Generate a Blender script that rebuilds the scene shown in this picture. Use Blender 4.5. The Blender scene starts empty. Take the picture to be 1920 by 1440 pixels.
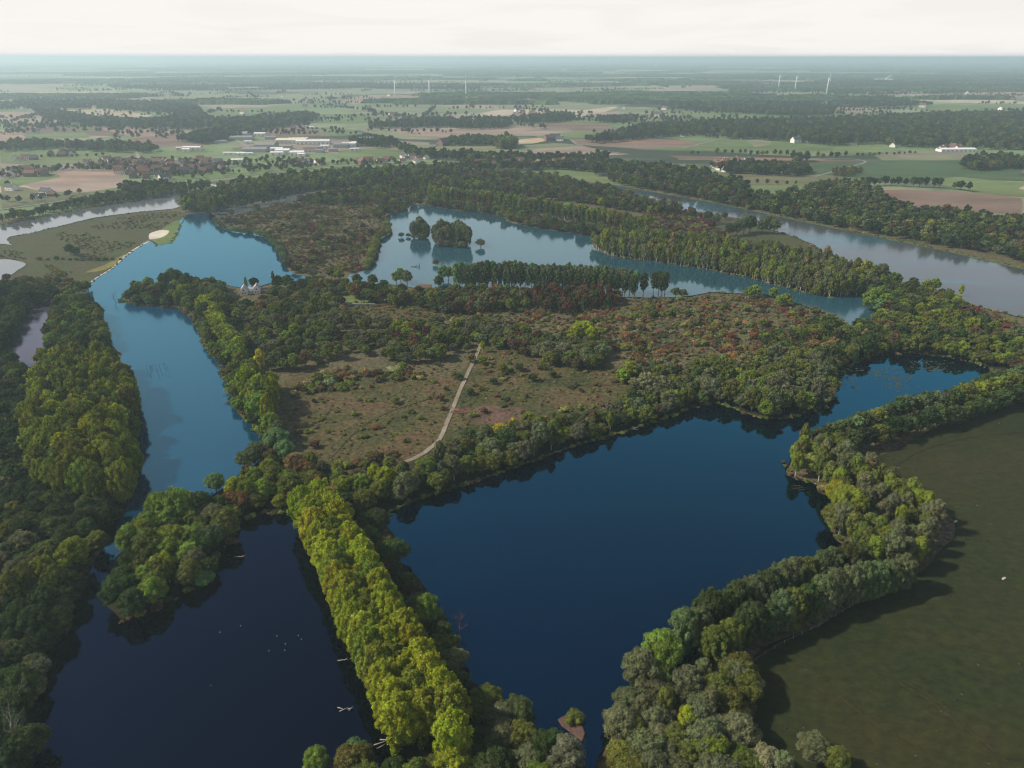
import bpy, math, random
import numpy as np
from mathutils import Vector, noise as mnoise
from mathutils.geometry import tessellate_polygon

SC = bpy.context.scene
COL = SC.collection
R = math.radians

# ------------------------------------------------------------------ camera
CAM_H = 180.0
FPX = 1387.0                      # focal length in pixels of the 1920 px photograph
PITCH = math.atan((720 - 107) / FPX)
cam_d = bpy.data.cameras.new('camera')
cam_d.sensor_width = 36.0
cam_d.lens = 36.0 * FPX / 1920.0
cam_d.clip_start = 1.0
cam_d.clip_end = 400000.0
cam = bpy.data.objects.new('camera', cam_d)
COL.objects.link(cam)
cam.location = (0, 0, CAM_H)
cam.rotation_euler = (math.pi / 2 - PITCH, 0, 0)
SC.camera = cam

# ------------------------------------------------------------------ world, sun, exposure
SUN_EL, SUN_AZ = R(40), R(-92)   # azimuth measured clockwise from +Y: the sun stands at the left
SKY_STRENGTH = 0.095
SUN_STRENGTH = 5.0
HAZE = 0.000118
world = bpy.data.worlds.new('World')
SC.world = world
world.use_nodes = True
wn, wl = world.node_tree.nodes, world.node_tree.links
wn.clear()
w_out = wn.new('ShaderNodeOutputWorld')
w_bg = wn.new('ShaderNodeBackground')
w_sky = wn.new('ShaderNodeTexSky')
w_sky.sky_type = 'NISHITA'
w_sky.sun_disc = False
w_sky.sun_elevation = SUN_EL
w_sky.sun_rotation = SUN_AZ
w_sky.altitude = 100
w_sky.air_density = 1.0
w_sky.dust_density = 2.2
w_sky.ozone_density = 1.6
# thin high cloud: a veil that is thickest low down and breaks into streaks higher up
w_tc = wn.new('ShaderNodeTexCoord')
w_sep = wn.new('ShaderNodeSeparateXYZ'); wl.new(w_tc.outputs['Generated'], w_sep.inputs[0])
w_add = wn.new('ShaderNodeMath'); w_add.operation = 'ADD'; w_add.inputs[1].default_value = 0.08
wl.new(w_sep.outputs['Z'], w_add.inputs[0])
w_dx = wn.new('ShaderNodeMath'); w_dx.operation = 'DIVIDE'
w_dy = wn.new('ShaderNodeMath'); w_dy.operation = 'DIVIDE'
wl.new(w_sep.outputs['X'], w_dx.inputs[0]); wl.new(w_add.outputs[0], w_dx.inputs[1])
wl.new(w_sep.outputs['Y'], w_dy.inputs[0]); wl.new(w_add.outputs[0], w_dy.inputs[1])
w_cmb = wn.new('ShaderNodeCombineXYZ')
wl.new(w_dx.outputs[0], w_cmb.inputs[0]); wl.new(w_dy.outputs[0], w_cmb.inputs[1])
w_no = wn.new('ShaderNodeTexNoise'); w_no.inputs['Scale'].default_value = 0.55
w_no.inputs['Detail'].default_value = 7; w_no.inputs['Distortion'].default_value = 0.6
wl.new(w_cmb.outputs[0], w_no.inputs['Vector'])
w_el = wn.new('ShaderNodeMapRange')
w_el.inputs['From Min'].default_value = 0.0; w_el.inputs['From Max'].default_value = 0.80
w_el.inputs['To Min'].default_value = 0.95; w_el.inputs['To Max'].default_value = -0.12; w_el.interpolation_type = 'SMOOTHSTEP'
wl.new(w_sep.outputs['Z'], w_el.inputs['Value'])
w_nr = wn.new('ShaderNodeMapRange')
w_nr.inputs['From Min'].default_value = 0.35; w_nr.inputs['From Max'].default_value = 0.7
w_nr.inputs['To Min'].default_value = -0.02; w_nr.inputs['To Max'].default_value = 0.14
wl.new(w_no.outputs['Fac'], w_nr.inputs['Value'])
w_sum = wn.new('ShaderNodeMath'); w_sum.operation = 'ADD'; w_sum.use_clamp = True
wl.new(w_el.outputs[0], w_sum.inputs[0]); wl.new(w_nr.outputs[0], w_sum.inputs[1])
w_mix = wn.new('ShaderNodeMix'); w_mix.data_type = 'RGBA'
w_mix.inputs[7].default_value = (9.1, 8.8, 8.45, 1)
wl.new(w_sum.outputs[0], w_mix.inputs[0]); wl.new(w_sky.outputs[0], w_mix.inputs[6])
# haze mixed into the sky colour as a band along the horizon
w_hb = wn.new('ShaderNodeMapRange'); w_hb.interpolation_type = 'SMOOTHSTEP'
w_hb.inputs['From Min'].default_value = -0.002; w_hb.inputs['From Max'].default_value = 0.006; w_hb.inputs['To Min'].default_value = 1; w_hb.inputs['To Max'].default_value = 0
wl.new(w_sep.outputs['Z'], w_hb.inputs['Value'])
w_m2 = wn.new('ShaderNodeMix'); w_m2.data_type = 'RGBA'; w_m2.inputs[7].default_value = (5.6, 6.4, 6.8, 1)
wl.new(w_hb.outputs[0], w_m2.inputs[0]); wl.new(w_mix.outputs[2], w_m2.inputs[6])
wl.new(w_m2.outputs[2], w_bg.inputs['Color'])
w_bg.inputs['Strength'].default_value = SKY_STRENGTH
wl.new(w_bg.outputs[0], w_out.inputs['Surface'])

sun_d = bpy.data.lights.new('sun', 'SUN')
sun_d.energy = SUN_STRENGTH
sun_d.angle = R(2.0)
sun_d.color = (1.0, 0.91, 0.75)
sun = bpy.data.objects.new('sun', sun_d)
COL.objects.link(sun)
sdir = Vector((math.sin(SUN_AZ) * math.cos(SUN_EL), math.cos(SUN_AZ) * math.cos(SUN_EL), math.sin(SUN_EL)))
sun.rotation_euler = (-sdir).to_track_quat('-Z', 'Y').to_euler()
sun.location = (-300, -100, 400)

SC.view_settings.view_transform = 'Standard'
SC.view_settings.look = 'None'
SC.view_settings.exposure = 0.16
SC.view_settings.gamma = 1.0
SC.view_settings.use_curve_mapping = False
SC.render.engine = 'CYCLES'
SC.cycles.use_denoising = True
SC.cycles.pixel_filter_type = 'BLACKMAN_HARRIS'
SC.cycles.filter_width = 1.2
SC.cycles.max_bounces = 5
SC.cycles.diffuse_bounces = 2
SC.cycles.glossy_bounces = 2
SC.cycles.transmission_bounces = 2
SC.cycles.volume_bounces = 1
SC.cycles.transparent_max_bounces = 6
SC.cycles.sample_clamp_indirect = 4

# ------------------------------------------------------------------ pixel -> place
CP, SP = math.cos(PITCH), math.sin(PITCH)
def at(px, py, z=0.0):
    u, v = (px - 960) / FPX, (720 - py) / FPX
    dx, dy, dz = u, CP + v * SP, -SP + v * CP
    t = (z - CAM_H) / dz
    return (dx * t, dy * t)
def to_px(x, y, z):
    zz = z - CAM_H
    d = y * CP - zz * SP
    if d <= 1: return (-9999, -9999, 1)
    v = (y * SP + zz * CP) / d
    return (960 + FPX * x / d, 720 - FPX * v, d)
def pts(s, z=0.0):
    n = [float(a) for a in s.replace(',', ' ').split()]
    return [at(n[i], n[i + 1], z) for i in range(0, len(n), 2)]
def smooth_closed(P, closed=True, step=6.0):
    out = []; n = len(P)
    rng = range(n if closed else n - 1)
    for i in rng:
        if closed:
            p0, p1, p2, p3 = (Vector(P[(i + k - 1) % n]) for k in range(4))
        else:
            p0, p1, p2, p3 = (Vector(P[min(max(i + k - 1, 0), n - 1)]) for k in range(4))
        L = (p2 - p1).length
        k = max(1, min(60, int(L / step)))
        # centripetal weights keep uneven spacings from looping
        a01, a12, a23 = (max(1e-3, (q - p).length) ** 0.5 for p, q in ((p0, p1), (p1, p2), (p2, p3)))
        for j in range(k):
            t = j / k
            if (p0 - p1).length < 1e-6: m1 = (p2 - p1)
            else: m1 = ((p1 - p0) / a01 - (p2 - p0) / (a01 + a12) + (p2 - p1) / a12) * a12
            if (p3 - p2).length < 1e-6: m2 = (p2 - p1)
            else: m2 = ((p2 - p1) / a12 - (p3 - p1) / (a12 + a23) + (p3 - p2) / a23) * a12
            h = (2 * t**3 - 3 * t**2 + 1) * p1 + (t**3 - 2 * t**2 + t) * m1 + (-2 * t**3 + 3 * t**2) * p2 + (t**3 - t**2) * m2
            out.append(h)
    if not closed: out.append(Vector(P[-1]))
    return out
def rough(P, amp=1.5, scale=14.0, seed=0):
    out = []
    for p in P:
        d = math.hypot(p[0], p[1]); a = amp * (1 if d < 900 else 1.4); s = scale * (1 if d < 900 else 1.6)
        q = Vector((p[0] / s, p[1] / s, seed * 7.3))
        o = mnoise.fractal(q, 0.9, 2.1, 4); o2 = mnoise.fractal(q + Vector((31, 17, 5)), 0.9, 2.1, 4)
        out.append(Vector((p[0] + o * a * 2, p[1] + o2 * a * 2)))
    return out

# ------------------------------------------------------------------ materials
def mat(name):
    m = bpy.data.materials.new(name); m.use_nodes = True
    nt = m.node_tree; b = nt.nodes['Principled BSDF']; b.inputs['Roughness'].default_value = 0.9
    b.inputs['Specular IOR Level'].default_value = 0.15
    return m, nt, b
def plain(name, c, rough_=0.8, spec=0.2):
    m, nt, b = mat(name); b.inputs['Base Color'].default_value = (*c, 1); b.inputs['Roughness'].default_value = rough_
    b.inputs['Specular IOR Level'].default_value = spec
    n = nt.nodes.new('ShaderNodeTexNoise'); n.inputs['Scale'].default_value = 3.0; n.inputs['Detail'].default_value = 4
    tc = nt.nodes.new('ShaderNodeTexCoord'); nt.links.new(tc.outputs['Object'], n.inputs['Vector'])
    hs = nt.nodes.new('ShaderNodeMapRange'); hs.inputs['To Min'].default_value = 0.75; hs.inputs['To Max'].default_value = 1.2
    nt.links.new(n.outputs['Fac'], hs.inputs['Value'])
    mx = nt.nodes.new('ShaderNodeMix'); mx.data_type = 'RGBA'; mx.blend_type = 'MULTIPLY'; mx.inputs[0].default_value = 1
    mx.inputs[6].default_value = (*c, 1); nt.links.new(hs.outputs[0], mx.inputs[7]); nt.links.new(mx.outputs[2], b.inputs['Base Color'])
    return m
def ramp(nt, stops, interp='LINEAR'):
    r = nt.nodes.new('ShaderNodeValToRGB'); cr = r.color_ramp; cr.interpolation = interp
    while len(cr.elements) > 1: cr.elements.remove(cr.elements[-1])
    cr.elements[0].position = stops[0][0]; cr.elements[0].color = (*stops[0][1], 1)
    for p, c in stops[1:]:
        e = cr.elements.new(p); e.color = (*c, 1)
    return r
def ground_mat(name, stops, scale=0.02, fine=0.25, fine_amt=0.5, stretch=(1, 1, 1), rot=0.0, rows=0.0, row_w=14.0, detail=6):
    m, nt, b = mat(name)
    geo = nt.nodes.new('ShaderNodeNewGeometry')
    mp = nt.nodes.new('ShaderNodeMapping'); mp.inputs['Rotation'].default_value = (0, 0, rot); mp.inputs['Scale'].default_value = stretch
    nt.links.new(geo.outputs['Position'], mp.inputs['Vector'])
    n1 = nt.nodes.new('ShaderNodeTexNoise'); n1.inputs['Scale'].default_value = scale; n1.inputs['Detail'].default_value = detail
    n1.inputs['Roughness'].default_value = 0.6
    nt.links.new(mp.outputs[0], n1.inputs['Vector'])
    r = ramp(nt, stops); nt.links.new(n1.outputs['Fac'], r.inputs[0])
    n2 = nt.nodes.new('ShaderNodeTexNoise'); n2.inputs['Scale'].default_value = fine; n2.inputs['Detail'].default_value = 6
    n2.inputs['Roughness'].default_value = 0.7
    nt.links.new(mp.outputs[0], n2.inputs['Vector'])
    mr = nt.nodes.new('ShaderNodeMapRange'); mr.inputs['From Min'].default_value = 0.3; mr.inputs['From Max'].default_value = 0.7
    mr.inputs['To Min'].default_value = 1 - fine_amt; mr.inputs['To Max'].default_value = 1 + fine_amt * 0.8
    nt.links.new(n2.outputs['Fac'], mr.inputs['Value'])
    mx = nt.nodes.new('ShaderNodeMix'); mx.data_type = 'RGBA'; mx.blend_type = 'MULTIPLY'; mx.inputs[0].default_value = 1
    nt.links.new(r.outputs[0], mx.inputs[6]); nt.links.new(mr.outputs[0], mx.inputs[7])
    out = mx.outputs[2]
    if rows:
        w = nt.nodes.new('ShaderNodeTexWave'); w.inputs['Scale'].default_value = 1.0 / row_w; w.inputs['Distortion'].default_value = 0.6
        w.inputs['Detail'].default_value = 2
        nt.links.new(mp.outputs[0], w.inputs['Vector'])
        wr = nt.nodes.new('ShaderNodeMapRange'); wr.inputs['To Min'].default_value = 1 - rows; wr.inputs['To Max'].default_value = 1 + rows
        nt.links.new(w.outputs['Fac'], wr.inputs['Value'])
        m2 = nt.nodes.new('ShaderNodeMix'); m2.data_type = 'RGBA'; m2.blend_type = 'MULTIPLY'; m2.inputs[0].default_value = 1
        nt.links.new(out, m2.inputs[6]); nt.links.new(wr.outputs[0], m2.inputs[7]); out = m2.outputs[2]
    nt.links.new(out, b.inputs['Base Color'])
    return m
def field_mat(name, c, rot=0.3, rows=0.05, var=0.3):
    lo = tuple(v * (1 - var) for v in c); hi = tuple(min(1, v * (1 + var)) for v in c)
    m = ground_mat(name, [(0.3, lo), (0.5, c), (0.72, hi)], scale=0.008, fine=0.12, fine_amt=0.16, rot=rot, rows=rows, stretch=(1, 2.2, 1))
    # plots within the field: each its own crop
    nt = m.node_tree; N, Lk = nt.nodes, nt.links; b = N['Principled BSDF']; src = b.inputs['Base Color'].links[0].from_socket
    geo = N.new('ShaderNodeNewGeometry'); mp = N.new('ShaderNodeMapping'); mp.inputs['Rotation'].default_value = (0, 0, rot * 0.6); mp.inputs['Scale'].default_value = (0.0045, 0.011, 1)
    Lk.new(geo.outputs['Position'], mp.inputs['Vector'])
    vo = N.new('ShaderNodeTexVoronoi'); vo.voronoi_dimensions = '2D'; vo.distance = 'CHEBYCHEV'; vo.inputs['Scale'].default_value = 1.0; vo.inputs['Randomness'].default_value = 0.6
    Lk.new(mp.outputs[0], vo.inputs['Vector']); sp = N.new('ShaderNodeSeparateColor'); Lk.new(vo.outputs['Color'], sp.inputs[0])
    r = ramp(nt, [(0.0, (0.80, 0.80, 0.80)), (0.2, (1.0, 1.0, 1.0)), (0.45, (1.12, 0.98, 0.96)), (0.6, (0.82, 0.92, 0.82)), (0.75, (1.12, 1.12, 1.15)), (0.9, (1.25, 1.06, 1.0))], 'CONSTANT')
    Lk.new(sp.outputs[0], r.inputs[0])
    mx = N.new('ShaderNodeMix'); mx.data_type = 'RGBA'; mx.blend_type = 'MULTIPLY'; mx.inputs[0].default_value = 0.8
    Lk.new(src, mx.inputs[6]); Lk.new(r.outputs[0], mx.inputs[7]); Lk.new(mx.outputs[2], b.inputs['Base Color'])
    return m
def water_mat(name, body, rough_=0.05, ripple=0.03, scale=0.35, streak=None, tone=0.25, gloss=(0.75, 0.88, 1.0), ior=1.4):
    m = bpy.data.materials.new(name); m.use_nodes = True; nt = m.node_tree; nt.nodes.clear()
    o = nt.nodes.new('ShaderNodeOutputMaterial'); df = nt.nodes.new('ShaderNodeBsdfDiffuse'); gl = nt.nodes.new('ShaderNodeBsdfGlossy')
    gl.inputs['Roughness'].default_value = rough_; gl.inputs['Color'].default_value = (*gloss, 1)
    fr = nt.nodes.new('ShaderNodeFresnel'); fr.inputs['IOR'].default_value = ior
    mxs = nt.nodes.new('ShaderNodeMixShader'); nt.links.new(fr.outputs[0], mxs.inputs[0]); nt.links.new(df.outputs[0], mxs.inputs[1]); nt.links.new(gl.outputs[0], mxs.inputs[2])
    nt.links.new(mxs.outputs[0], o.inputs['Surface'])
    geo = nt.nodes.new('ShaderNodeNewGeometry')
    n = nt.nodes.new('ShaderNodeTexNoise'); n.inputs['Scale'].default_value = scale; n.inputs['Detail'].default_value = 3
    nt.links.new(geo.outputs['Position'], n.inputs['Vector'])
    bp = nt.nodes.new('ShaderNodeBump'); bp.inputs['Strength'].default_value = 1.0; bp.inputs['Distance'].default_value = ripple
    nt.links.new(n.outputs['Fac'], bp.inputs['Height']); nt.links.new(bp.outputs[0], gl.inputs['Normal']); nt.links.new(bp.outputs[0], fr.inputs['Normal'])
    n2 = nt.nodes.new('ShaderNodeTexNoise'); n2.inputs['Scale'].default_value = 0.006; n2.inputs['Detail'].default_value = 5
    n2.inputs['Distortion'].default_value = 0.5
    nt.links.new(geo.outputs['Position'], n2.inputs['Vector'])
    # cat's-paws: the wind roughens the water in patches
    rr = nt.nodes.new('ShaderNodeMapRange'); rr.inputs['From Min'].default_value = 0.35; rr.inputs['From Max'].default_value = 0.68
    rr.inputs['To Min'].default_value = rough_ * 0.6; rr.inputs['To Max'].default_value = rough_ * 1.9
    nt.links.new(n2.outputs['Fac'], rr.inputs['Value']); nt.links.new(rr.outputs[0], gl.inputs['Roughness'])
    lo = tuple(v * (1 - tone) for v in body); hi = tuple(v * (1 + tone) for v in body)
    r = ramp(nt, [(0.3, lo), (0.7, hi)]); nt.links.new(n2.outputs['Fac'], r.inputs[0])
    out = r.outputs[0]
    if streak:
        mp = nt.nodes.new('ShaderNodeMapping'); mp.inputs['Rotation'].default_value = (0, 0, R(42)); mp.inputs['Scale'].default_value = (0.18, 1.3, 1)
        nt.links.new(geo.outputs['Position'], mp.inputs['Vector'])
        n3 = nt.nodes.new('ShaderNodeTexNoise'); n3.inputs['Scale'].default_value = 0.02; n3.inputs['Detail'].default_value = 7
        n3.inputs['Distortion'].default_value = 0.7
        nt.links.new(mp.outputs[0], n3.inputs['Vector'])
        r3 = ramp(nt, [(0.50, (0, 0, 0)), (0.62, (1, 1, 1))]); nt.links.new(n3.outputs['Fac'], r3.inputs[0])
        mx = nt.nodes.new('ShaderNodeMix'); mx.data_type = 'RGBA'
        nt.links.new(r3.outputs[0], mx.inputs[0]); nt.links.new(out, mx.inputs[6]); mx.inputs[7].default_value = (*streak, 1)
        out = mx.outputs[2]
    nt.links.new(out, df.inputs['Color'])
    return m
def leaf_mat():
    m = bpy.data.materials.new('foliage'); m.use_nodes = True; nt = m.node_tree; nt.nodes.clear()
    o = nt.nodes.new('ShaderNodeOutputMaterial')
    at_ = nt.nodes.new('ShaderNodeAttribute'); at_.attribute_type = 'INSTANCER'; at_.attribute_name = 'tint'
    av = nt.nodes.new('ShaderNodeAttribute'); av.attribute_type = 'GEOMETRY'; av.attribute_name = 'leafvar'
    hs = nt.nodes.new('ShaderNodeHueSaturation')
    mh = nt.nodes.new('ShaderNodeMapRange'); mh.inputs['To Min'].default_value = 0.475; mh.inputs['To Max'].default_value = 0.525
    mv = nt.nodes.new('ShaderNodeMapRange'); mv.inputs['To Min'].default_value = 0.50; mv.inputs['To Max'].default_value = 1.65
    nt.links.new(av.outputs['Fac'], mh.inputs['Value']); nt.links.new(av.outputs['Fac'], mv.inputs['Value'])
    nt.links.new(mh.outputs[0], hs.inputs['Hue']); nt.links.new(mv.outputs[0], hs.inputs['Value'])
    nt.links.new(at_.outputs['Color'], hs.inputs['Color'])
    d = nt.nodes.new('ShaderNodeBsdfDiffuse'); t = nt.nodes.new('ShaderNodeBsdfTranslucent')
    mx = nt.nodes.new('ShaderNodeMixShader'); mx.inputs[0].default_value = 0.18
    nt.links.new(hs.outputs[0], d.inputs[0]); nt.links.new(hs.outputs[0], t.inputs[0])
    nt.links.new(d.outputs[0], mx.inputs[1]); nt.links.new(t.outputs[0], mx.inputs[2]); nt.links.new(mx.outputs[0], o.inputs['Surface'])
    return m
M_LEAF = leaf_mat()
M_BARK = plain('bark', (0.10, 0.08, 0.06), 0.9)
M_PALE = plain('pale_bark', (0.42, 0.38, 0.31), 0.8)
M_DEAD = plain('dead_wood', (0.11, 0.10, 0.10), 0.9)
M_DRIFT = plain('bleached_wood', (0.27, 0.25, 0.23), 0.8)

# ------------------------------------------------------------------ object helpers
def link(name, me, parent=None, loc=None):
    o = bpy.data.objects.new(name, me); COL.objects.link(o)
    if parent: o.parent = parent
    if loc: o.location = loc
    return o
def tag(o, label=None, cat=None, group=None, kind=None):
    if label: o['label'] = label
    if cat: o['category'] = cat
    if group: o['group'] = group
    if kind: o['kind'] = kind
    return o
def empty(name, loc, rz=0.0, s=1.0):
    o = bpy.data.objects.new(name, None); COL.objects.link(o); o.location = loc; o.rotation_euler = (0, 0, rz); o.scale = (s, s, s)
    o.empty_display_size = 0.5
    return o
def mesh_from(name, V, F, mats, fmat=None, fvar=None, smooth=False):
    me = bpy.data.meshes.new(name)
    me.from_pydata([tuple(v) for v in V], [], [tuple(f) for f in F])
    for m in mats: me.materials.append(m)
    if fmat is not None: me.polygons.foreach_set('material_index', np.array(fmat, dtype=np.int32))
    if fvar is not None:
        a = me.attributes.new('leafvar', 'FLOAT', 'FACE'); a.data.foreach_set('value', np.array(fvar, dtype=np.float32))
    if smooth: me.polygons.foreach_set('use_smooth', np.ones(len(me.polygons), dtype=bool))
    me.update()
    return me
def sheet(name, P, z, m, kind='structure', label=None, cat=None, holes=None):
    loops = [[Vector((p[0], p[1], 0)) for p in P]]
    for h in holes or []: loops.append([Vector((p[0], p[1], 0)) for p in h])
    tris = tessellate_polygon(loops)
    V = [(p[0], p[1], z) for l in loops for p in l]
    F = []
    for t in tris:
        a, b, c = (V[i] for i in t)
        if (b[0] - a[0]) * (c[1] - a[1]) - (b[1] - a[1]) * (c[0] - a[0]) < 0: t = (t[0], t[2], t[1])
        F.append(t)
    me = mesh_from(name, V, F, [m])
    o = link(name, me); tag(o, label, cat, kind=kind)
    return o
class MB:
    def __init__(s): s.V, s.F, s.M = [], [], []
    def add(s, V, F, m=0):
        n = len(s.V); s.V += [tuple(v) for v in V]; s.F += [tuple(i + n for i in f) for f in F]; s.M += [m] * len(F)
    def box(s, x0, x1, y0, y1, z0, z1, m=0):
        s.add([(x0,y0,z0),(x1,y0,z0),(x1,y1,z0),(x0,y1,z0),(x0,y0,z1),(x1,y0,z1),(x1,y1,z1),(x0,y1,z1)],
              [(0,3,2,1),(4,5,6,7),(0,1,5,4),(1,2,6,5),(2,3,7,6),(3,0,4,7)], m)
    def tube(s, P, Rr, k=6, m=0, cap=True):
        base = len(s.V)
        for i, (p, r) in enumerate(zip(P, Rr)):
            p = Vector(p); d = (Vector(P[min(i + 1, len(P) - 1)]) - Vector(P[max(i - 1, 0)])).normalized()
            u = d.cross(Vector((0.13, 0.98, 0.1))).normalized(); v = d.cross(u)
            for j in range(k):
                a = 2 * math.pi * j / k; s.V.append(tuple(p + (u * math.cos(a) + v * math.sin(a)) * r))
        for i in range(len(P) - 1):
            for j in range(k):
                a = base + i * k + j; b = base + i * k + (j + 1) % k
                s.F.append((a, b, b + k, a + k)); s.M.append(m)
        if cap:
            s.F.append(tuple(base + (len(P) - 1) * k + j for j in range(k))); s.M.append(m)
            s.F.append(tuple(base + k - 1 - j for j in range(k))); s.M.append(m)
    def gable(s, x0, x1, y0, y1, z0, h, over=0.3, m=1, t=0.18, ridge='x'):
        if ridge == 'y':
            n0 = len(s.V); s.gable(y0, y1, -x1, -x0, z0, h, over, m, t)
            for i in range(n0, len(s.V)):
                a, b, c = s.V[i]; s.V[i] = (-b, a, c)
            return
        ym = (y0 + y1) / 2; sl = h / (ym - y0); e = over
        zz = z0 - e * sl
        P = [(y0 - e, zz), (ym, z0 + h), (y1 + e, zz), (y1 + e, zz + t), (ym, z0 + h + t), (y0 - e, zz + t)]
        V = [(x0 - e, a, b) for a, b in P] + [(x1 + e, a, b) for a, b in P]
        F = [(0, 1, 4, 5), (1, 2, 3, 4), (11, 10, 7, 6), (10, 9, 8, 7)]
        F += [(5, 4, 10, 11), (4, 3, 9, 10), (0, 6, 7, 1), (1, 7, 8, 2), (0, 5, 11, 6), (2, 8, 9, 3)]
        s.add(V, F, m)
    def build(s, name, mats, parent=None, smooth=False):
        return link(name, mesh_from(name, s.V, s.F, mats if isinstance(mats, list) else [mats], s.M, smooth=smooth), parent)

# ------------------------------------------------------------------ plants: meshes
ICO_V, ICO_F = None, None
def ico():
    global ICO_V, ICO_F
    if ICO_V is None:
        t = (1 + 5 ** 0.5) / 2
        V = [(-1,t,0),(1,t,0),(-1,-t,0),(1,-t,0),(0,-1,t),(0,1,t),(0,-1,-t),(0,1,-t),(t,0,-1),(t,0,1),(-t,0,-1),(-t,0,1)]
        F = [(0,11,5),(0,5,1),(0,1,7),(0,7,10),(0,10,11),(1,5,9),(5,11,4),(11,10,2),(10,7,6),(7,1,8),(3,9,4),(3,4,2),(3,2,6),(3,6,8),(3,8,9),(4,9,5),(2,4,11),(6,2,10),(8,6,7),(9,8,1)]
        V = [Vector(v).normalized() for v in V]; c = {}
        def mid(a, b):
            k = (min(a, b), max(a, b))
            if k not in c: V.append(((V[a] + V[b]) / 2).normalized()); c[k] = len(V) - 1
            return c[k]
        F2 = []
        for a, b, d in F:
            x, y, z = mid(a, b), mid(b, d), mid(d, a); F2 += [(a, x, z), (b, y, x), (d, z, y), (x, y, z)]
        ICO_V, ICO_F = np.array([tuple(v) for v in V]), F2
    return ICO_V, ICO_F
def leaf_cloud(rs, lobes, n, size, core=0.74, up=0.35, rnd=0.68, centre=None):
    """leaf sprays scattered over the skins of many lobes, over a lumpy inner mass"""
    L = np.array([l[0] for l in lobes], float); Rd = np.array([l[1] for l in lobes], float)
    w = (Rd[:, 0] * Rd[:, 2]); w = w / w.sum()
    tone = rs.rand(len(lobes))
    idx = rs.choice(len(lobes), int(n * 2.2), p=w)
    d = rs.normal(size=(len(idx), 3)); d[:, 2] += up; d /= np.linalg.norm(d, axis=1)[:, None]
    p = L[idx] + d * Rd[idx] * rs.uniform(0.82, 1.1, (len(idx), 1))
    # drop sprays buried in another lobe
    keep = np.ones(len(p), bool)
    for k in range(len(lobes)):
        q = (p - L[k]) / Rd[k]
        keep &= ~(((q ** 2).sum(1) < 0.6) & (idx != k))
    p, d, idx = p[keep][:n], d[keep][:n], idx[keep][:n]
    nn = d / Rd[idx]; nn /= np.linalg.norm(nn, axis=1)[:, None]
    nn = nn + rs.normal(size=nn.shape) * rnd; nn /= np.linalg.norm(nn, axis=1)[:, None]
    a = np.cross(nn, rs.normal(size=nn.shape)); a /= np.linalg.norm(a, axis=1)[:, None]
    b = np.cross(nn, a)
    s = size * rs.uniform(0.55, 1.35, (len(p), 1))
    asp = rs.uniform(0.5, 0.9, (len(p), 1))
    lift = nn * s * 0.22
    V = np.stack([p - a * s * 0.5, p - b * s * 0.5 * asp + lift, p + a * s * 0.5, p + b * s * 0.5 * asp + lift], 1).reshape(-1, 3)
    F = [(4 * i, 4 * i + 1, 4 * i + 2, 4 * i + 3) for i in range(len(p))]
    var = np.clip(0.5 + (tone[idx] - 0.5) * 0.55 + rs.normal(size=len(p)) * 0.17, 0, 1)
    if core:  # added inner cores, toned darker, that stop light leaking through the crown
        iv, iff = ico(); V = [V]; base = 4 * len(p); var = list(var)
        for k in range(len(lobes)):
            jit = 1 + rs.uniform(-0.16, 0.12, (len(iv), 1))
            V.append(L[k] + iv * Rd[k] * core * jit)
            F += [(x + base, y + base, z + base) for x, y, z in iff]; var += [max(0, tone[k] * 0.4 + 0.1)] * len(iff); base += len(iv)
        V = np.concatenate(V)
    return V, F, list(var)
def lobes_poplar(rs, H=22, Rm=4.6, n=60, z0=0.16, lobe=1.25, tip=0.55):
    out = []
    g = 2.399963
    for i in range(n):
        t = (i + 0.5) / n
        z = H * (z0 + (1 - z0 - 0.04) * t)
        prof = math.sin(math.pi * min(1, (0.12 + 0.62 * t))) ** 0.8 * (1 - tip * max(0, t - 0.55) ** 1.3 * 2.0)
        r = Rm * prof * rs.uniform(0.6, 1.05)
        if t > 0.93: r *= 0.4
        a = g * i + rs.uniform(-0.4, 0.4)
        lr = lobe * rs.uniform(0.75, 1.3)
        out.append(((r * math.cos(a), r * math.sin(a), z - lr), (lr, lr, lr * rs.uniform(1.2, 1.9))))
    for t in (0.3, 0.5, 0.7):
        out.append(((0, 0, H * (z0 + (1 - z0) * t)), (Rm * 0.62, Rm * 0.62, H * 0.17)))
    return out
def lobes_round(rs, H=11, Rm=5.0, n=26, z0=0.2, lobe=1.7, flat=1.0):
    out = []; g = 2.399963
    ce = H * (z0 + (1 - z0) * 0.45)
    for i in range(n):
        c = 1 - 1.55 * (i + 0.5) / n; s = math.sqrt(max(0, 1 - c * c)); a = g * i + rs.uniform(-0.5, 0.5)
        k = rs.uniform(0.55, 1.0); lr = lobe * rs.uniform(0.7, 1.35)
        out.append(((Rm * s * k * math.cos(a), Rm * s * k * math.sin(a), ce + c * (H - ce - lr * 0.8) * rs.uniform(0.85, 1.05) * flat), (lr, lr, lr * 0.85)))
    out.append(((0, 0, ce), (Rm * 0.6, Rm * 0.6, (H - ce) * 0.72)))
    return out
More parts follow.
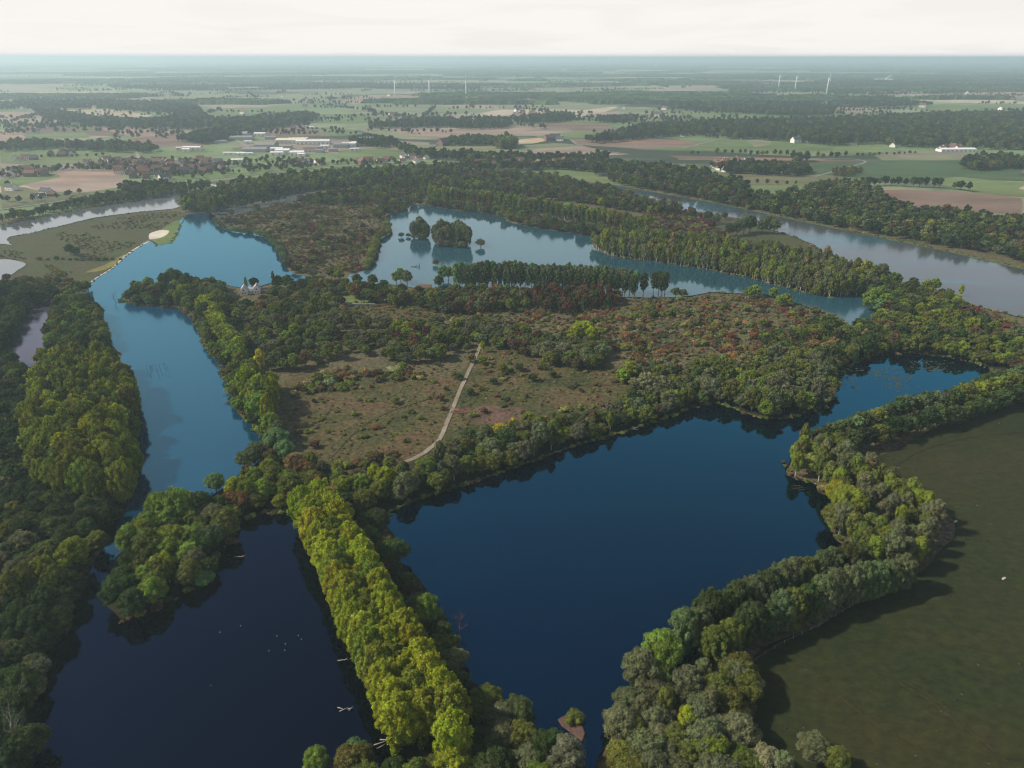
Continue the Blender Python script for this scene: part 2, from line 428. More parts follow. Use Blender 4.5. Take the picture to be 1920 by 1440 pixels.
def trunk_mb(rs, H, r, limbs, zl, lean=0.6, spread=2.5, k=7, m=0):
    mb = MB()
    P = [(0, 0, -0.6)]; x = y = 0
    for i in range(1, 6):
        x += rs.uniform(-lean, lean) * 0.3; y += rs.uniform(-lean, lean) * 0.3; P.append((x, y, H * i / 5))
    mb.tube(P, [r * 1.25, r, r * 0.8, r * 0.6, r * 0.4, r * 0.12], k, m)
    for i in range(limbs):
        z = zl + (H * 0.85 - zl) * (i + rs.rand()) / limbs; a = rs.uniform(0, 6.28); t = z / H; s = spread * (1.15 - t) * rs.uniform(0.7, 1.2)
        b = (x * t, y * t, z); rr = r * 0.38 * (1.1 - t)
        mb.tube([b, (b[0] + math.cos(a) * s * 0.5, b[1] + math.sin(a) * s * 0.5, z + s * 0.45), (b[0] + math.cos(a) * s, b[1] + math.sin(a) * s, z + s * 1.25)], [rr, rr * 0.7, rr * 0.2], 5, m)
    return mb
# kind: height, crown radius, builder, leaf counts for near / middle / far, leaf sizes, bark
KIND = {
    'poplar': dict(H=22, f=lambda rs, n: lobes_poplar(rs, 22, 5.7, n, lobe=1.0), nl=(96, 46, 16), leaves=(6500, 1700, 300), size=(0.62, 1.1, 2.3), bark=M_BARK, tr=(0.32, 7, 4), var=3),
    'tall_poplar': dict(H=24, f=lambda rs, n: lobes_poplar(rs, 24, 3.8, n, z0=0.26, lobe=1.0), nl=(60, 32, 14), leaves=(3600, 1000, 240), size=(0.62, 1.1, 2.1), bark=M_PALE, tr=(0.36, 7, 6), var=3),
    'willow': dict(H=11, f=lambda rs, n: lobes_round(rs, 11, 5.2, n, lobe=1.3), nl=(58, 30, 11), leaves=(4200, 1200, 220), size=(0.5, 0.95, 2.0), bark=M_BARK, tr=(0.3, 8, 2.2), var=4),
    'broad': dict(H=16, f=lambda rs, n: lobes_round(rs, 16, 5.6, n, z0=0.2, lobe=1.4), nl=(70, 34, 12), leaves=(5200, 1500, 260), size=(0.55, 1.05, 2.2), bark=M_BARK, tr=(0.34, 8, 4), var=4),
    'birch': dict(H=17, f=lambda rs, n: lobes_poplar(rs, 17, 3.1, n, z0=0.34, lobe=0.95), nl=(34, 20, 9), leaves=(2400, 800, 190), size=(0.5, 0.95, 1.7), bark=M_PALE, tr=(0.24, 6, 5), var=3),
    'column': dict(H=16, f=lambda rs, n: lobes_poplar(rs, 16, 1.7, n, z0=0.05, lobe=0.75, tip=1.0), nl=(30, 22, 10), leaves=(1500, 900, 200), size=(0.5, 0.7, 1.2), bark=M_BARK, tr=(0.2, 3, 3), var=1),
    'shrub': dict(H=3.2, f=lambda rs, n: lobes_round(rs, 3.2, 2.3, n, z0=-0.05, lobe=1.0), nl=(11, 8, 5), leaves=(900, 330, 90), size=(0.3, 0.5, 1.0), bark=M_BARK, tr=(0.07, 5, 0.4), var=4),
}
CROWN, TRUNK, WHOLE = {}, {}, {}
for kn, K in KIND.items():
    for v in range(K['var']):
        rs = np.random.RandomState(abs(hash(kn)) % 1000 if False else (sum(map(ord, kn)) * 7 + v * 131) % 100000)
        for lod in range(3):
            lob = K['f'](rs, K['nl'][lod])
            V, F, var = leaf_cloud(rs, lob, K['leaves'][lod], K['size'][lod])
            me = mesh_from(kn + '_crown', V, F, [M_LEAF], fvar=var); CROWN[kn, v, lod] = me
            if lod == 0:
                tb = trunk_mb(rs, K['H'] * 0.9, K['tr'][0], K['tr'][1], K['tr'][2], spread=3.0 if K['H'] > 8 else 1.4)
                TRUNK[kn, v] = mesh_from(kn + '_trunk', tb.V, tb.F, [K['bark']], smooth=True)
            tb2 = trunk_mb(rs, K['H'] * 0.9, K['tr'][0], 3 if lod else K['tr'][1], K['tr'][2], k=(6, 4, 3)[lod], spread=3.0 if K['H'] > 8 else 1.4)
            nV = len(V); VV = np.concatenate([np.array(V), np.array(tb2.V)]); FF = list(F) + [tuple(i + nV for i in f) for f in tb2.F]
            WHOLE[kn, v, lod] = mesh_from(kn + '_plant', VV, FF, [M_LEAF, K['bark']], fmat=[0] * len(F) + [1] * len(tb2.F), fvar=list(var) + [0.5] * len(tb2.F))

# ------------------------------------------------------------------ plants: placing
# tints are real-world leaf colours
T = {
    'gold':   (0.413, 0.360, 0.024), 'lime': (0.250, 0.290, 0.022), 'fresh': (0.150, 0.222, 0.038), 'mint': (0.125, 0.216, 0.081),
    'olive':  (0.122, 0.144, 0.032), 'dark': (0.060, 0.086, 0.029), 'deep': (0.033, 0.050, 0.022), 'grey': (0.125, 0.138, 0.067),
    'silver': (0.188, 0.198, 0.103), 'bluegreen': (0.098, 0.130, 0.058), 'rust': (0.156, 0.084, 0.035), 'red': (0.131, 0.053, 0.035),
    'wine':   (0.106, 0.042, 0.032), 'tan': (0.213, 0.156, 0.065), 'brown': (0.100, 0.070, 0.037), 'moss': (0.165, 0.200, 0.026),
}
TNAME = {'gold': 'bright yellow', 'lime': 'yellow-green', 'fresh': 'fresh green', 'mint': 'cool light green', 'olive': 'olive green', 'dark': 'dark green',
         'deep': 'very dark green', 'grey': 'grey-green', 'silver': 'silvery green', 'bluegreen': 'blue-green', 'rust': 'rusty orange', 'red': 'reddish',
         'wine': 'wine-red', 'tan': 'tan', 'brown': 'brown', 'moss': 'mossy yellow-green'}
PLANTS = []      # (x, y, kind, height, tintname, (r,g,b), zone)
def plant(x, y, kind, h, tint, zone, rs):
    c = T[tint]; b = math.exp(rs.normal() * 0.13) * (1.4 if kind == 'shrub' and h < 2.6 else 1.35 if kind == 'shrub' else 1.0)
    c = tuple(min(1, v * b * math.exp(rs.normal() * 0.06)) for v in c)
    PLANTS.append((x, y, kind, h, tint, c, zone))
def inside(P, x, y):
    P = np.asarray(P); x = np.asarray(x); y = np.asarray(y); r = np.zeros(len(x), bool); n = len(P); j = n - 1
    for i in range(n):
        xi, yi = P[i]; xj, yj = P[j]
        c = ((yi > y) != (yj > y)); 
        with np.errstate(divide='ignore', invalid='ignore'):
            r ^= c & (x < (xj - xi) * (y - yi) / (yj - yi) + xi)
        j = i
    return r
WATERS = []      # polygons plants must keep out of
def in_water(x, y):
    r = np.zeros(len(x), bool)
    for P, isl in WATERS:
        s = inside(P, x, y)
        for q in isl: s &= ~inside(q, x, y)
        r |= s
    return r
def pick(rs, d):
    ks = list(d); w = np.array([d[k] for k in ks], float); return ks[rs.choice(len(ks), p=w / w.sum())]
ZONES = {}
def zone(zn, poly, z, spacing, kinds, hs, tints, seed, place, stuff_name, density=1.0, clump=0.0, avoid=True, edge=0.0):
    """scatter plants over an area; kinds {kind: weight}, hs {kind: (lo, hi)}"""
    rs = np.random.RandomState(seed); P = pts(poly, z); ZONES[zn] = (place, stuff_name)
    xs = [p[0] for p in P]; ys = [p[1] for p in P]
    gx = np.arange(min(xs), max(xs), spacing); gy = np.arange(min(ys), max(ys), spacing * 0.87)
    X, Y = np.meshgrid(gx, gy); X[::2] += spacing / 2
    X = (X + rs.uniform(-0.38, 0.38, X.shape) * spacing).ravel(); Y = (Y + rs.uniform(-0.38, 0.38, Y.shape) * spacing).ravel()
    k = inside(P, X, Y)
    if avoid: k &= ~in_water(X, Y)
    if density < 1 and not clump: k &= rs.rand(len(X)) < density
    X, Y = X[k], Y[k]
    for x, y in zip(X, Y):
        if clump:
            nv = mnoise.fractal(Vector((x / clump, y / clump, seed)), 1.0, 2.0, 3)
            if nv < (0.5 - density) * 0.9: continue
        kd = pick(rs, kinds); lo, hi = hs[kd]
        tn = tints[kd] if isinstance(tints.get(kd), dict) else tints
        plant(x, y, kd, rs.uniform(lo, hi) * math.exp(rs.normal() * 0.10), pick(rs, tn), zn, rs)
def row(zn, poly, z, spacing, kind, h, tints, seed, place, stuff_name='tree_row', jitter=0.8):
    rs = np.random.RandomState(seed); P = [Vector(p) for p in pts(poly, z)]; ZONES[zn] = (place, stuff_name)
    acc = 0.0
    for a, b in zip(P, P[1:]):
        L = (b - a).length; t = acc
        while t < L:
            q = a + (b - a) * (t / L)
            plant(q.x + rs.uniform(-jitter, jitter), q.y + rs.uniform(-jitter, jitter), kind, rs.uniform(*h), pick(rs, tints), zn, rs)
            t += spacing * rs.uniform(0.85, 1.15)
        acc = t - L
def hero(zn, px, py, kind, h, tint, place, seed=0):
    """a tree given by the place of its top"""
    x, y = at(px, py, h); ZONES[zn] = (place, None); rs = np.random.RandomState(seed + int(px) * 3 + int(py))
    PLANTS.append((x, y, kind, h, tint, T[tint], zn))

# ------------------------------------------------------------------ ground to the horizon
def far_ground_mat():
    m, nt, b = mat('countryside')
    N, Lk = nt.nodes, nt.links
    geo = N.new('ShaderNodeNewGeometry')
    mp = N.new('ShaderNodeMapping'); mp.inputs['Rotation'].default_value = (0, 0, 0.25); mp.inputs['Scale'].default_value = (0.0021, 0.0030, 1)
    Lk.new(geo.outputs['Position'], mp.inputs['Vector'])
    wz = N.new('ShaderNodeTexNoise'); wz.inputs['Scale'].default_value = 0.8; Lk.new(mp.outputs[0], wz.inputs['Vector'])
    wa = N.new('ShaderNodeMix'); wa.data_type = 'VECTOR'; wa.inputs[0].default_value = 0.08
    Lk.new(mp.outputs[0], wa.inputs[4]); Lk.new(wz.outputs['Color'], wa.inputs[5])
    vo = N.new('ShaderNodeTexVoronoi'); vo.voronoi_dimensions = '2D'; vo.distance = 'CHEBYCHEV'; vo.inputs['Scale'].default_value = 1.0; vo.inputs['Randomness'].default_value = 0.75
    Lk.new(wa.outputs[1], vo.inputs['Vector'])
    sp = N.new('ShaderNodeSeparateColor'); Lk.new(vo.outputs['Color'], sp.inputs[0])
    r = ramp(nt, [(0.0, (0.125, 0.175, 0.075)), (0.16, (0.213, 0.175, 0.138)), (0.28, (0.138, 0.188, 0.088)), (0.42, (0.188, 0.213, 0.125)), (0.55, (0.250, 0.200, 0.163)), (0.66, (0.112, 0.150, 0.075)), (0.80, (0.375, 0.312, 0.237)), (0.86, (0.175, 0.144, 0.125)), (0.93, (0.188, 0.237, 0.112))], 'CONSTANT')
    Lk.new(sp.outputs[0], r.inputs[0])
    n1 = N.new('ShaderNodeTexNoise'); n1.inputs['Scale'].default_value = 0.012; n1.inputs['Detail'].default_value = 8; n1.inputs['Roughness'].default_value = 0.65
    Lk.new(geo.outputs['Position'], n1.inputs['Vector'])
    mr = N.new('ShaderNodeMapRange'); mr.inputs['From Min'].default_value = 0.3; mr.inputs['From Max'].default_value = 0.7; mr.inputs['To Min'].default_value = 0.75; mr.inputs['To Max'].default_value = 1.2
    Lk.new(n1.outputs['Fac'], mr.inputs['Value'])
    mx = N.new('ShaderNodeMix'); mx.data_type = 'RGBA'; mx.blend_type = 'MULTIPLY'; mx.inputs[0].default_value = 1
    Lk.new(r.outputs[0], mx.inputs[6]); Lk.new(mr.outputs[0], mx.inputs[7])
    # belts of wood and scrub between the fields
    m2 = N.new('ShaderNodeMapping'); m2.inputs['Scale'].default_value = (0.00042, 0.0009, 1); Lk.new(geo.outputs['Position'], m2.inputs['Vector'])
    n2 = N.new('ShaderNodeTexNoise'); n2.inputs['Scale'].default_value = 1.0; n2.inputs['Detail'].default_value = 9; n2.inputs['Roughness'].default_value = 0.6
    Lk.new(m2.outputs[0], n2.inputs['Vector'])
    r2 = ramp(nt, [(0.52, (0, 0, 0)), (0.55, (1, 1, 1))]); Lk.new(n2.outputs['Fac'], r2.inputs[0])
    m3 = N.new('ShaderNodeMix'); m3.data_type = 'RGBA'; Lk.new(r2.outputs[0], m3.inputs[0]); Lk.new(mx.outputs[2], m3.inputs[6]); m3.inputs[7].default_value = (0.030, 0.042, 0.024, 1)
    Lk.new(m3.outputs[2], b.inputs['Base Color'])
    return m
S = 140000.0
gP = [(-S, -3000), (S, -3000), (S, S), (-S, S)]
g = MB(); g.add([(x, y, 0) for x, y in gP], [(0, 1, 2, 3)])
ground = g.build('ground', far_ground_mat()); tag(ground, kind='structure')

# the water meadows, heath and wood floor inside the river bend
M_HEATH = ground_mat('heath_floor', [(0.26, (0.038, 0.048, 0.018)), (0.40, (0.075, 0.074, 0.034)), (0.52, (0.105, 0.080, 0.046)), (0.62, (0.090, 0.088, 0.040)), (0.76, (0.115, 0.070, 0.050))], scale=0.030, fine=0.45, fine_amt=0.85)
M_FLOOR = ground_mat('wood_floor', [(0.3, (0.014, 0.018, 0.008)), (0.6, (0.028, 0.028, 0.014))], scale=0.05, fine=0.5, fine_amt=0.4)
M_MEADOW = ground_mat('dry_meadow', [(0.28, (0.026, 0.034, 0.011)), (0.42, (0.052, 0.055, 0.019)), (0.56, (0.084, 0.066, 0.028)), (0.68, (0.094, 0.056, 0.032)), (0.8, (0.112, 0.062, 0.042))], scale=0.030, fine=0.45, fine_amt=0.85)
M_SPIT = ground_mat('spit_grass', [(0.3, (0.030, 0.044, 0.014)), (0.45, (0.055, 0.066, 0.022)), (0.58, (0.058, 0.052, 0.026)), (0.75, (0.080, 0.064, 0.036))], scale=0.018, fine=0.4, fine_amt=0.7, stretch=(1, 2.6, 1), rot=-0.25)
M_PASTURE = ground_mat('dark_pasture', [(0.25, (0.012, 0.020, 0.005)), (0.45, (0.020, 0.027, 0.007)), (0.6, (0.030, 0.029, 0.009)), (0.75, (0.044, 0.036, 0.013))], scale=0.009, fine=0.3, fine_amt=0.42, stretch=(0.8, 1.2, 1), rot=0.5)
M_YGRASS = ground_mat('yellow_grass', [(0.3, (0.13, 0.13, 0.03)), (0.7, (0.22, 0.18, 0.045))], scale=0.03, fine=0.3, fine_amt=0.3)
M_GREEN = ground_mat('fresh_grass', [(0.3, (0.075, 0.12, 0.03)), (0.7, (0.12, 0.16, 0.05))], scale=0.02, fine=0.2, fine_amt=0.25)
M_SAND = ground_mat('pale_sand', [(0.3, (0.42, 0.37, 0.31)), (0.7, (0.60, 0.54, 0.46))], scale=0.05, fine=0.6, fine_amt=0.12)
M_DIRT = ground_mat('track_dirt', [(0.3, (0.17, 0.14, 0.105)), (0.7, (0.27, 0.23, 0.18))], scale=0.1, fine=0.8, fine_amt=0.25)
M_ROAD = ground_mat('asphalt', [(0.3, (0.16, 0.155, 0.15)), (0.7, (0.26, 0.25, 0.24))], scale=0.05, fine=0.5, fine_amt=0.2)
M_BANK = ground_mat('bank_reed', [(0.3, (0.050, 0.065, 0.020)), (0.7, (0.115, 0.125, 0.050))], scale=0.06, fine=0.5, fine_amt=0.4)

def land(name, s, z, m, seed=0, amp=1.2, step=7, closed=True, **kw):
    return sheet(name, rough(smooth_closed(pts(s), True, step), amp, 14, seed), z, m, **kw)

land('heath', '-700,1900 -700,560 -300,470 0,410 100,405 340,350 400,340 520,330 700,322 900,318 1050,330 1180,335 1300,360 1500,370 1640,400 1920,480 2300,560 2900,800 2900,1900', 0.30, M_HEATH, 1)
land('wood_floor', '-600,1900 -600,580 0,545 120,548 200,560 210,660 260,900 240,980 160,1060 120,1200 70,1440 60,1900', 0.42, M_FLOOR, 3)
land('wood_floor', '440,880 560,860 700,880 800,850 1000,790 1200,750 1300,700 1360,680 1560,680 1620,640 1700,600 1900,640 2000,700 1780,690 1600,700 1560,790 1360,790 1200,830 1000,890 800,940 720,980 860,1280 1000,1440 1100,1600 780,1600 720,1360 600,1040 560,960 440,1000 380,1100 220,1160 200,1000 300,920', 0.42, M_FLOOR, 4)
land('island_meadow', '560,700 700,700 860,700 900,650 1000,655 1100,680 1200,700 1270,710 1200,740 1080,785 960,800 860,850 760,870 640,890 590,860 545,790 520,740', 0.50, M_MEADOW, 5)
land('spit_meadow', '-300,520 0,455 20,447 60,437 200,407 300,397 345,402 345,412 322,458 296,462 284,452 236,480 186,520 160,545 100,556 0,545 -300,590', 0.48, M_SPIT, 6)
land('yellow_grass', '160,512 195,498 238,476 282,448 300,440 318,436 296,458 284,452 236,481 200,506', 0.56, M_YGRASS, 7)
land('fresh_grass', '296,440 330,416 342,414 322,456 297,461', 0.60, M_GREEN, 8)
land('sand', '279,445 285,437 305,432 316,433 313,441 298,448 283,450', 0.66, M_SAND, 9, amp=0.3)
land('river_spit_meadow', '1330,402 1400,418 1450,432 1490,447 1528,466 1534,482 1490,480 1420,468 1370,452 1340,430', 0.50, M_SPIT, 10)
land('pasture', '1600,890 1660,850 1760,800 1850,770 1920,755 2300,700 2900,800 2900,1900 1300,1900 1380,1440 1420,1330 1400,1250 1560,1160 1740,1060 1790,980 1720,920 1660,880', 0.52, M_PASTURE, 11)
land('bare_ground', '870,778 905,762 960,764 1000,778 960,792 900,798', 0.56, ground_mat('reddish_heath', [(0.35, (0.060, 0.046, 0.028)), (0.6, (0.125, 0.072, 0.055))], scale=0.06, fine=0.6, fine_amt=0.6), 14)
land('lawn', '640,545 700,535 760,545 770,560 690,572 640,565', 0.55, M_GREEN, 12)
land('clearing', '630,580 690,568 800,575 820,600 720,625 620,610', 0.55, M_MEADOW, 13)

# ------------------------------------------------------------------ water
W_RIVER_L = water_mat('river_water_pale', (0.09, 0.10, 0.11), 0.08, 0.02, 0.25, gloss=(0.97, 0.97, 1.0), ior=2.1)
W_LAKE_W = water_mat('lake_water_blue', (0.003, 0.034, 0.072), 0.10, 0.03, 0.3, tone=0.15, gloss=(0.36, 0.80, 1.0), ior=2.1)
W_LAKE_M = water_mat('lake_water_mid', (0.014, 0.055, 0.080), 0.09, 0.03, 0.3, tone=0.15, gloss=(0.72, 0.92, 1.0), ior=1.85)
W_RIVER_R = water_mat('river_water_silty', (0.050, 0.055, 0.060), 0.12, 0.04, 0.3, streak=(0.03, 0.09, 0.12), gloss=(0.8, 0.9, 1.0))
W_POND_E = water_mat('pond_water_deep', (0.0001, 0.0012, 0.005), 0.018, 0.004, 0.5, tone=0.8, gloss=(0.08, 0.60, 1.0), ior=1.95)
W_POND_W = water_mat('pond_water_dark', (0.0003, 0.0008, 0.0025), 0.018, 0.004, 0.5, tone=0.5, gloss=(0.20, 0.42, 0.9), ior=1.5)
W_BAY = water_mat('bay_water', (0.040, 0.040, 0.055), 0.10, 0.03, 0.3, gloss=(0.8, 0.8, 1.0))
def water(name, s, m, seed, z=0.9, amp=1.6, islands=()):
    P = rough(smooth_closed(pts(s), True, 5.0), amp, 16, seed)
    isl = [rough(smooth_closed(pts(q), True, 4.0), 0.8, 10, seed + 9) for q in islands]
    WATERS.append(([(p[0], p[1]) for p in P], [[(p[0], p[1]) for p in q] for q in isl]))
    o = sheet(name, P, z, m, holes=isl)
    return o
water('river', '-400,530 -400,480 0,425 60,411 100,404 200,384 260,374 340,356 372,350 400,347 396,358 382,364 345,370 330,380 328,392 300,395 200,406 60,437 20,446 16,455 24,461 0,458', W_RIVER_L, 21)
water('pond', '-90,500 0,488 32,490 48,497 32,510 16,520 4,532 -90,560', W_RIVER_L, 22, amp=0.6)
water('side_channel', '392,404 410,392 440,388 480,383 520,370 600,361 700,350 770,347 770,353 700,359 620,369 540,381 500,391 470,398 430,407 404,416', W_RIVER_L, 23, amp=1.2)
water('lake', '348,406 362,402 388,400 402,404 400,416 416,430 446,436 480,439 505,450 520,464 530,485 536,500 548,512 580,522 575,527 540,528 510,532 480,540 450,541 420,535 380,543 340,548 300,550 250,552 232,557 228,566 240,571 280,576 340,580 366,602 378,640 410,680 430,715 440,760 478,800 500,835 488,862 470,884 440,905 400,930 350,948 300,960 270,975 250,1000 232,1030 220,1060 200,1095 192,1125 206,1150 232,1166 270,1158 310,1135 350,1112 390,1085 405,1055 420,1030 440,1010 452,980 480,968 520,962 560,962 580,990 598,1040 625,1085 650,1130 678,1180 702,1230 716,1290 724,1340 740,1390 760,1440 780,1600 20,1600 60,1440 72,1350 84,1280 110,1220 130,1180 150,1140 165,1090 185,1050 205,1020 225,985 238,955 240,920 246,880 246,800 240,740 236,700 222,662 205,640 194,615 186,590 178,565 160,548 166,536 186,520 206,508 236,481 262,463 284,452 296,462 320,458 334,436',
      W_LAKE_W, 24)
# the southern half of that water is a separate, darker pond beyond the islet
water('dark_pond', '196,1035 214,1040 212,1080 200,1100 192,1125 206,1150 232,1166 270,1158 310,1135 350,1112 390,1085 405,1055 420,1030 440,1010 452,980 480,968 520,962 560,962 580,990 598,1040 625,1085 650,1130 678,1180 702,1230 716,1290 724,1340 740,1390 760,1440 780,1600 20,1600 60,1440 72,1350 84,1280 110,1220 130,1180 150,1140 165,1090 180,1055',
      W_POND_W, 24, z=0.96)
water('bay', '108,566 102,600 96,640 92,690 50,690 28,662 22,632 48,598 72,572', W_BAY, 26, amp=0.8)
water('middle_lake', '722,412 734,401 752,398 764,392 778,386 800,388 832,392 868,397 900,400 940,410 962,420 1000,428 1060,438 1105,444 1112,466 1150,482 1200,490 1250,496 1330,508 1400,522 1450,535 1500,548 1560,561 1600,556 1622,560 1632,580 1636,600 1612,622 1580,604 1556,592 1500,574 1466,562 1420,552 1380,552 1330,550 1290,557 1200,560 1100,556 1000,552 900,550 850,545 780,543 720,532 690,535 660,532 655,515 672,514 688,508 694,492 700,478 712,456 706,445 728,441 730,428',
      W_LAKE_M, 27)
water('wide_river', '1046,338 1075,336 1100,344 1140,346 1170,351 1230,362 1300,375 1350,384 1400,394 1450,405 1520,420 1600,436 1700,457 1800,478 1920,506 2200,560 2200,680 1990,620 1920,598 1850,582 1800,568 1740,556 1640,530 1560,502 1522,490 1538,480 1532,466 1490,446 1450,433 1400,416 1330,401 1280,395 1200,380 1170,371 1130,360 1090,352',
      W_RIVER_R, 28, amp=1.2)
water('deep_pond', '716,972 740,958 770,944 800,932 850,918 900,902 950,885 1000,866 1050,848 1100,832 1150,817 1200,802 1250,785 1290,770 1340,758 1365,764 1400,778 1440,788 1480,786 1520,774 1552,764 1562,745 1568,712 1590,690 1640,668 1700,664 1780,672 1830,684 1866,700 1830,722 1800,745 1740,762 1680,785 1620,805 1560,818 1520,822 1492,850 1474,872 1482,896 1530,914 1556,936 1552,980 1572,1016 1600,1040 1590,1080 1540,1110 1440,1160 1340,1215 1250,1275 1180,1330 1140,1390 1130,1440 1140,1600 1020,1600 1050,1440 1020,1400 980,1350 930,1310 880,1270 860,1210 845,1170 815,1130 780,1090 752,1050 735,1010',
      W_POND_E, 29, islands=['1048,1353 1058,1346 1078,1345 1090,1360 1096,1380 1090,1394 1074,1382 1056,1366'])

M_RSOIL = ground_mat('reddish_soil', [(0.3, (0.07, 0.04, 0.032)), (0.7, (0.14, 0.085, 0.07))], scale=0.2, fine=1.2, fine_amt=0.3)
land('islet', '1047,1353 1058,1345 1078,1344 1091,1360 1097,1381 1091,1396 1074,1383 1055,1367', 0.98, M_RSOIL, 41, amp=0.3)
# bank strips of reed and pale mud along the far side of the wide river
def strip(name, s, w, z, m, seed=0, z_at=0.0, wob=0.4, **kw):
    P = smooth_closed(pts(s, z_at), False, 6.0)
    Lp, Rp = [], []
    for i, p in enumerate(P):
        d = (P[min(i + 1, len(P) - 1)] - P[max(i - 1, 0)]).normalized(); nrm = Vector((-d.y, d.x))
        q = mnoise.noise(Vector((p.x / 15, p.y / 15, seed))) * wob
        Lp.append(p + nrm * (w / 2 * (1 + q))); Rp.append(p - nrm * (w / 2 * (1 - q * 0.6)))
    V = [(p.x, p.y, z) for p in Lp] + [(p.x, p.y, z) for p in Rp]; n = len(P)
    F = [(i + n, i + n + 1, i + 1, i) for i in range(n - 1)]
    o = link(name, mesh_from(name, V, F, [m])); tag(o, kind='structure', **kw)
    return o
strip('river_bank', '1180,352 1230,361 1300,374 1350,383 1400,393 1450,404 1520,419 1600,435 1700,456 1800,477 1920,505 2200,558', 9, 1.0, M_BANK, 1, wob=0.8)
strip('beach', '236,481 262,463 284,453', 2.2, 1.0, M_SAND, 2)
strip('beach', '170,532 186,520 206,508 236,481', 1.6, 1.04, M_SAND, 3)
strip('shore_mud', '716,972 740,958 770,944 800,932 850,918 900,902 950,885 1000,866 1050,848 1100,832 1150,817 1200,802', 0.9, 1.0, M_BANK, 4)
strip('shore_mud', '1340,758 1365,764 1400,778 1440,788 1480,786', 1.2, 1.0, M_SPIT, 5)
# tracks
for i_, (q_, w_) in enumerate((('1690,1278 1740,1305 1790,1345 1850,1400 1920,1460', 0.7), ('1684,1284 1734,1311 1784,1351 1843,1406 1910,1466', 0.7), ('1560,1300 1640,1360 1710,1400 1800,1470', 0.8), ('1640,905 1720,850 1800,825 1920,810', 0.8), ('620,860 680,800 740,770 820,745 846,740', 0.9), ('880,700 960,705 1040,720 1120,725 1220,715', 0.9), ('930,640 1040,610 1160,600 1300,590 1420,600', 1.2))):
    strip('worn_path', q_, w_, 0.70 + 0.01 * i_, ground_mat('worn_grass', [(0.3, (0.045, 0.040, 0.018)), (0.7, (0.085, 0.068, 0.036))], scale=0.2, fine=0.8, fine_amt=0.5) if i_ > 3 else ground_mat('worn_pasture', [(0.3, (0.024, 0.024, 0.009)), (0.7, (0.040, 0.033, 0.014))], scale=0.15, fine=0.8, fine_amt=0.5), 30 + i_, wob=0.5)
strip('track', '905,640 893,668 878,700 862,735 848,770 836,800 824,826 812,838', 2.3, 0.75, M_DIRT, 6, wob=0.15)
strip('track', '812,838 795,852 776,862 760,868', 2.5, 0.78, M_DIRT, 7, wob=0.15)
strip('track', '905,640 895,632 880,622 862,610 845,602 830,600', 2.8, 0.75, M_DIRT, 8, wob=0.2)
strip('dike_road', '-120,412 0,394 100,380 180,368 280,352 380,338 480,327 560,320 640,313 740,306 900,304 1050,312 1180,320 1320,332', 5, 0.8, M_ROAD, 9, wob=0.05)
strip('farm_lane', '480,285 440,262 420,250', 7, 0.8, M_ROAD, 10, wob=0.05)
strip('village_street', '300,325 275,312 262,298 255,285', 7, 0.8, M_ROAD, 11, wob=0.05)
strip('farm_lane', '1528,332 1560,323 1575,318 1622,303 1600,299 1500,298', 5, 0.8, M_ROAD, 12, wob=0.05)
strip('farm_lane', '1280,278 1330,266 1365,256', 6, 0.8, M_ROAD, 13, wob=0.05)
strip('farm_lane', '1070,262 1085,272 1130,283 1180,290', 6, 0.8, M_ROAD, 14, wob=0.05)

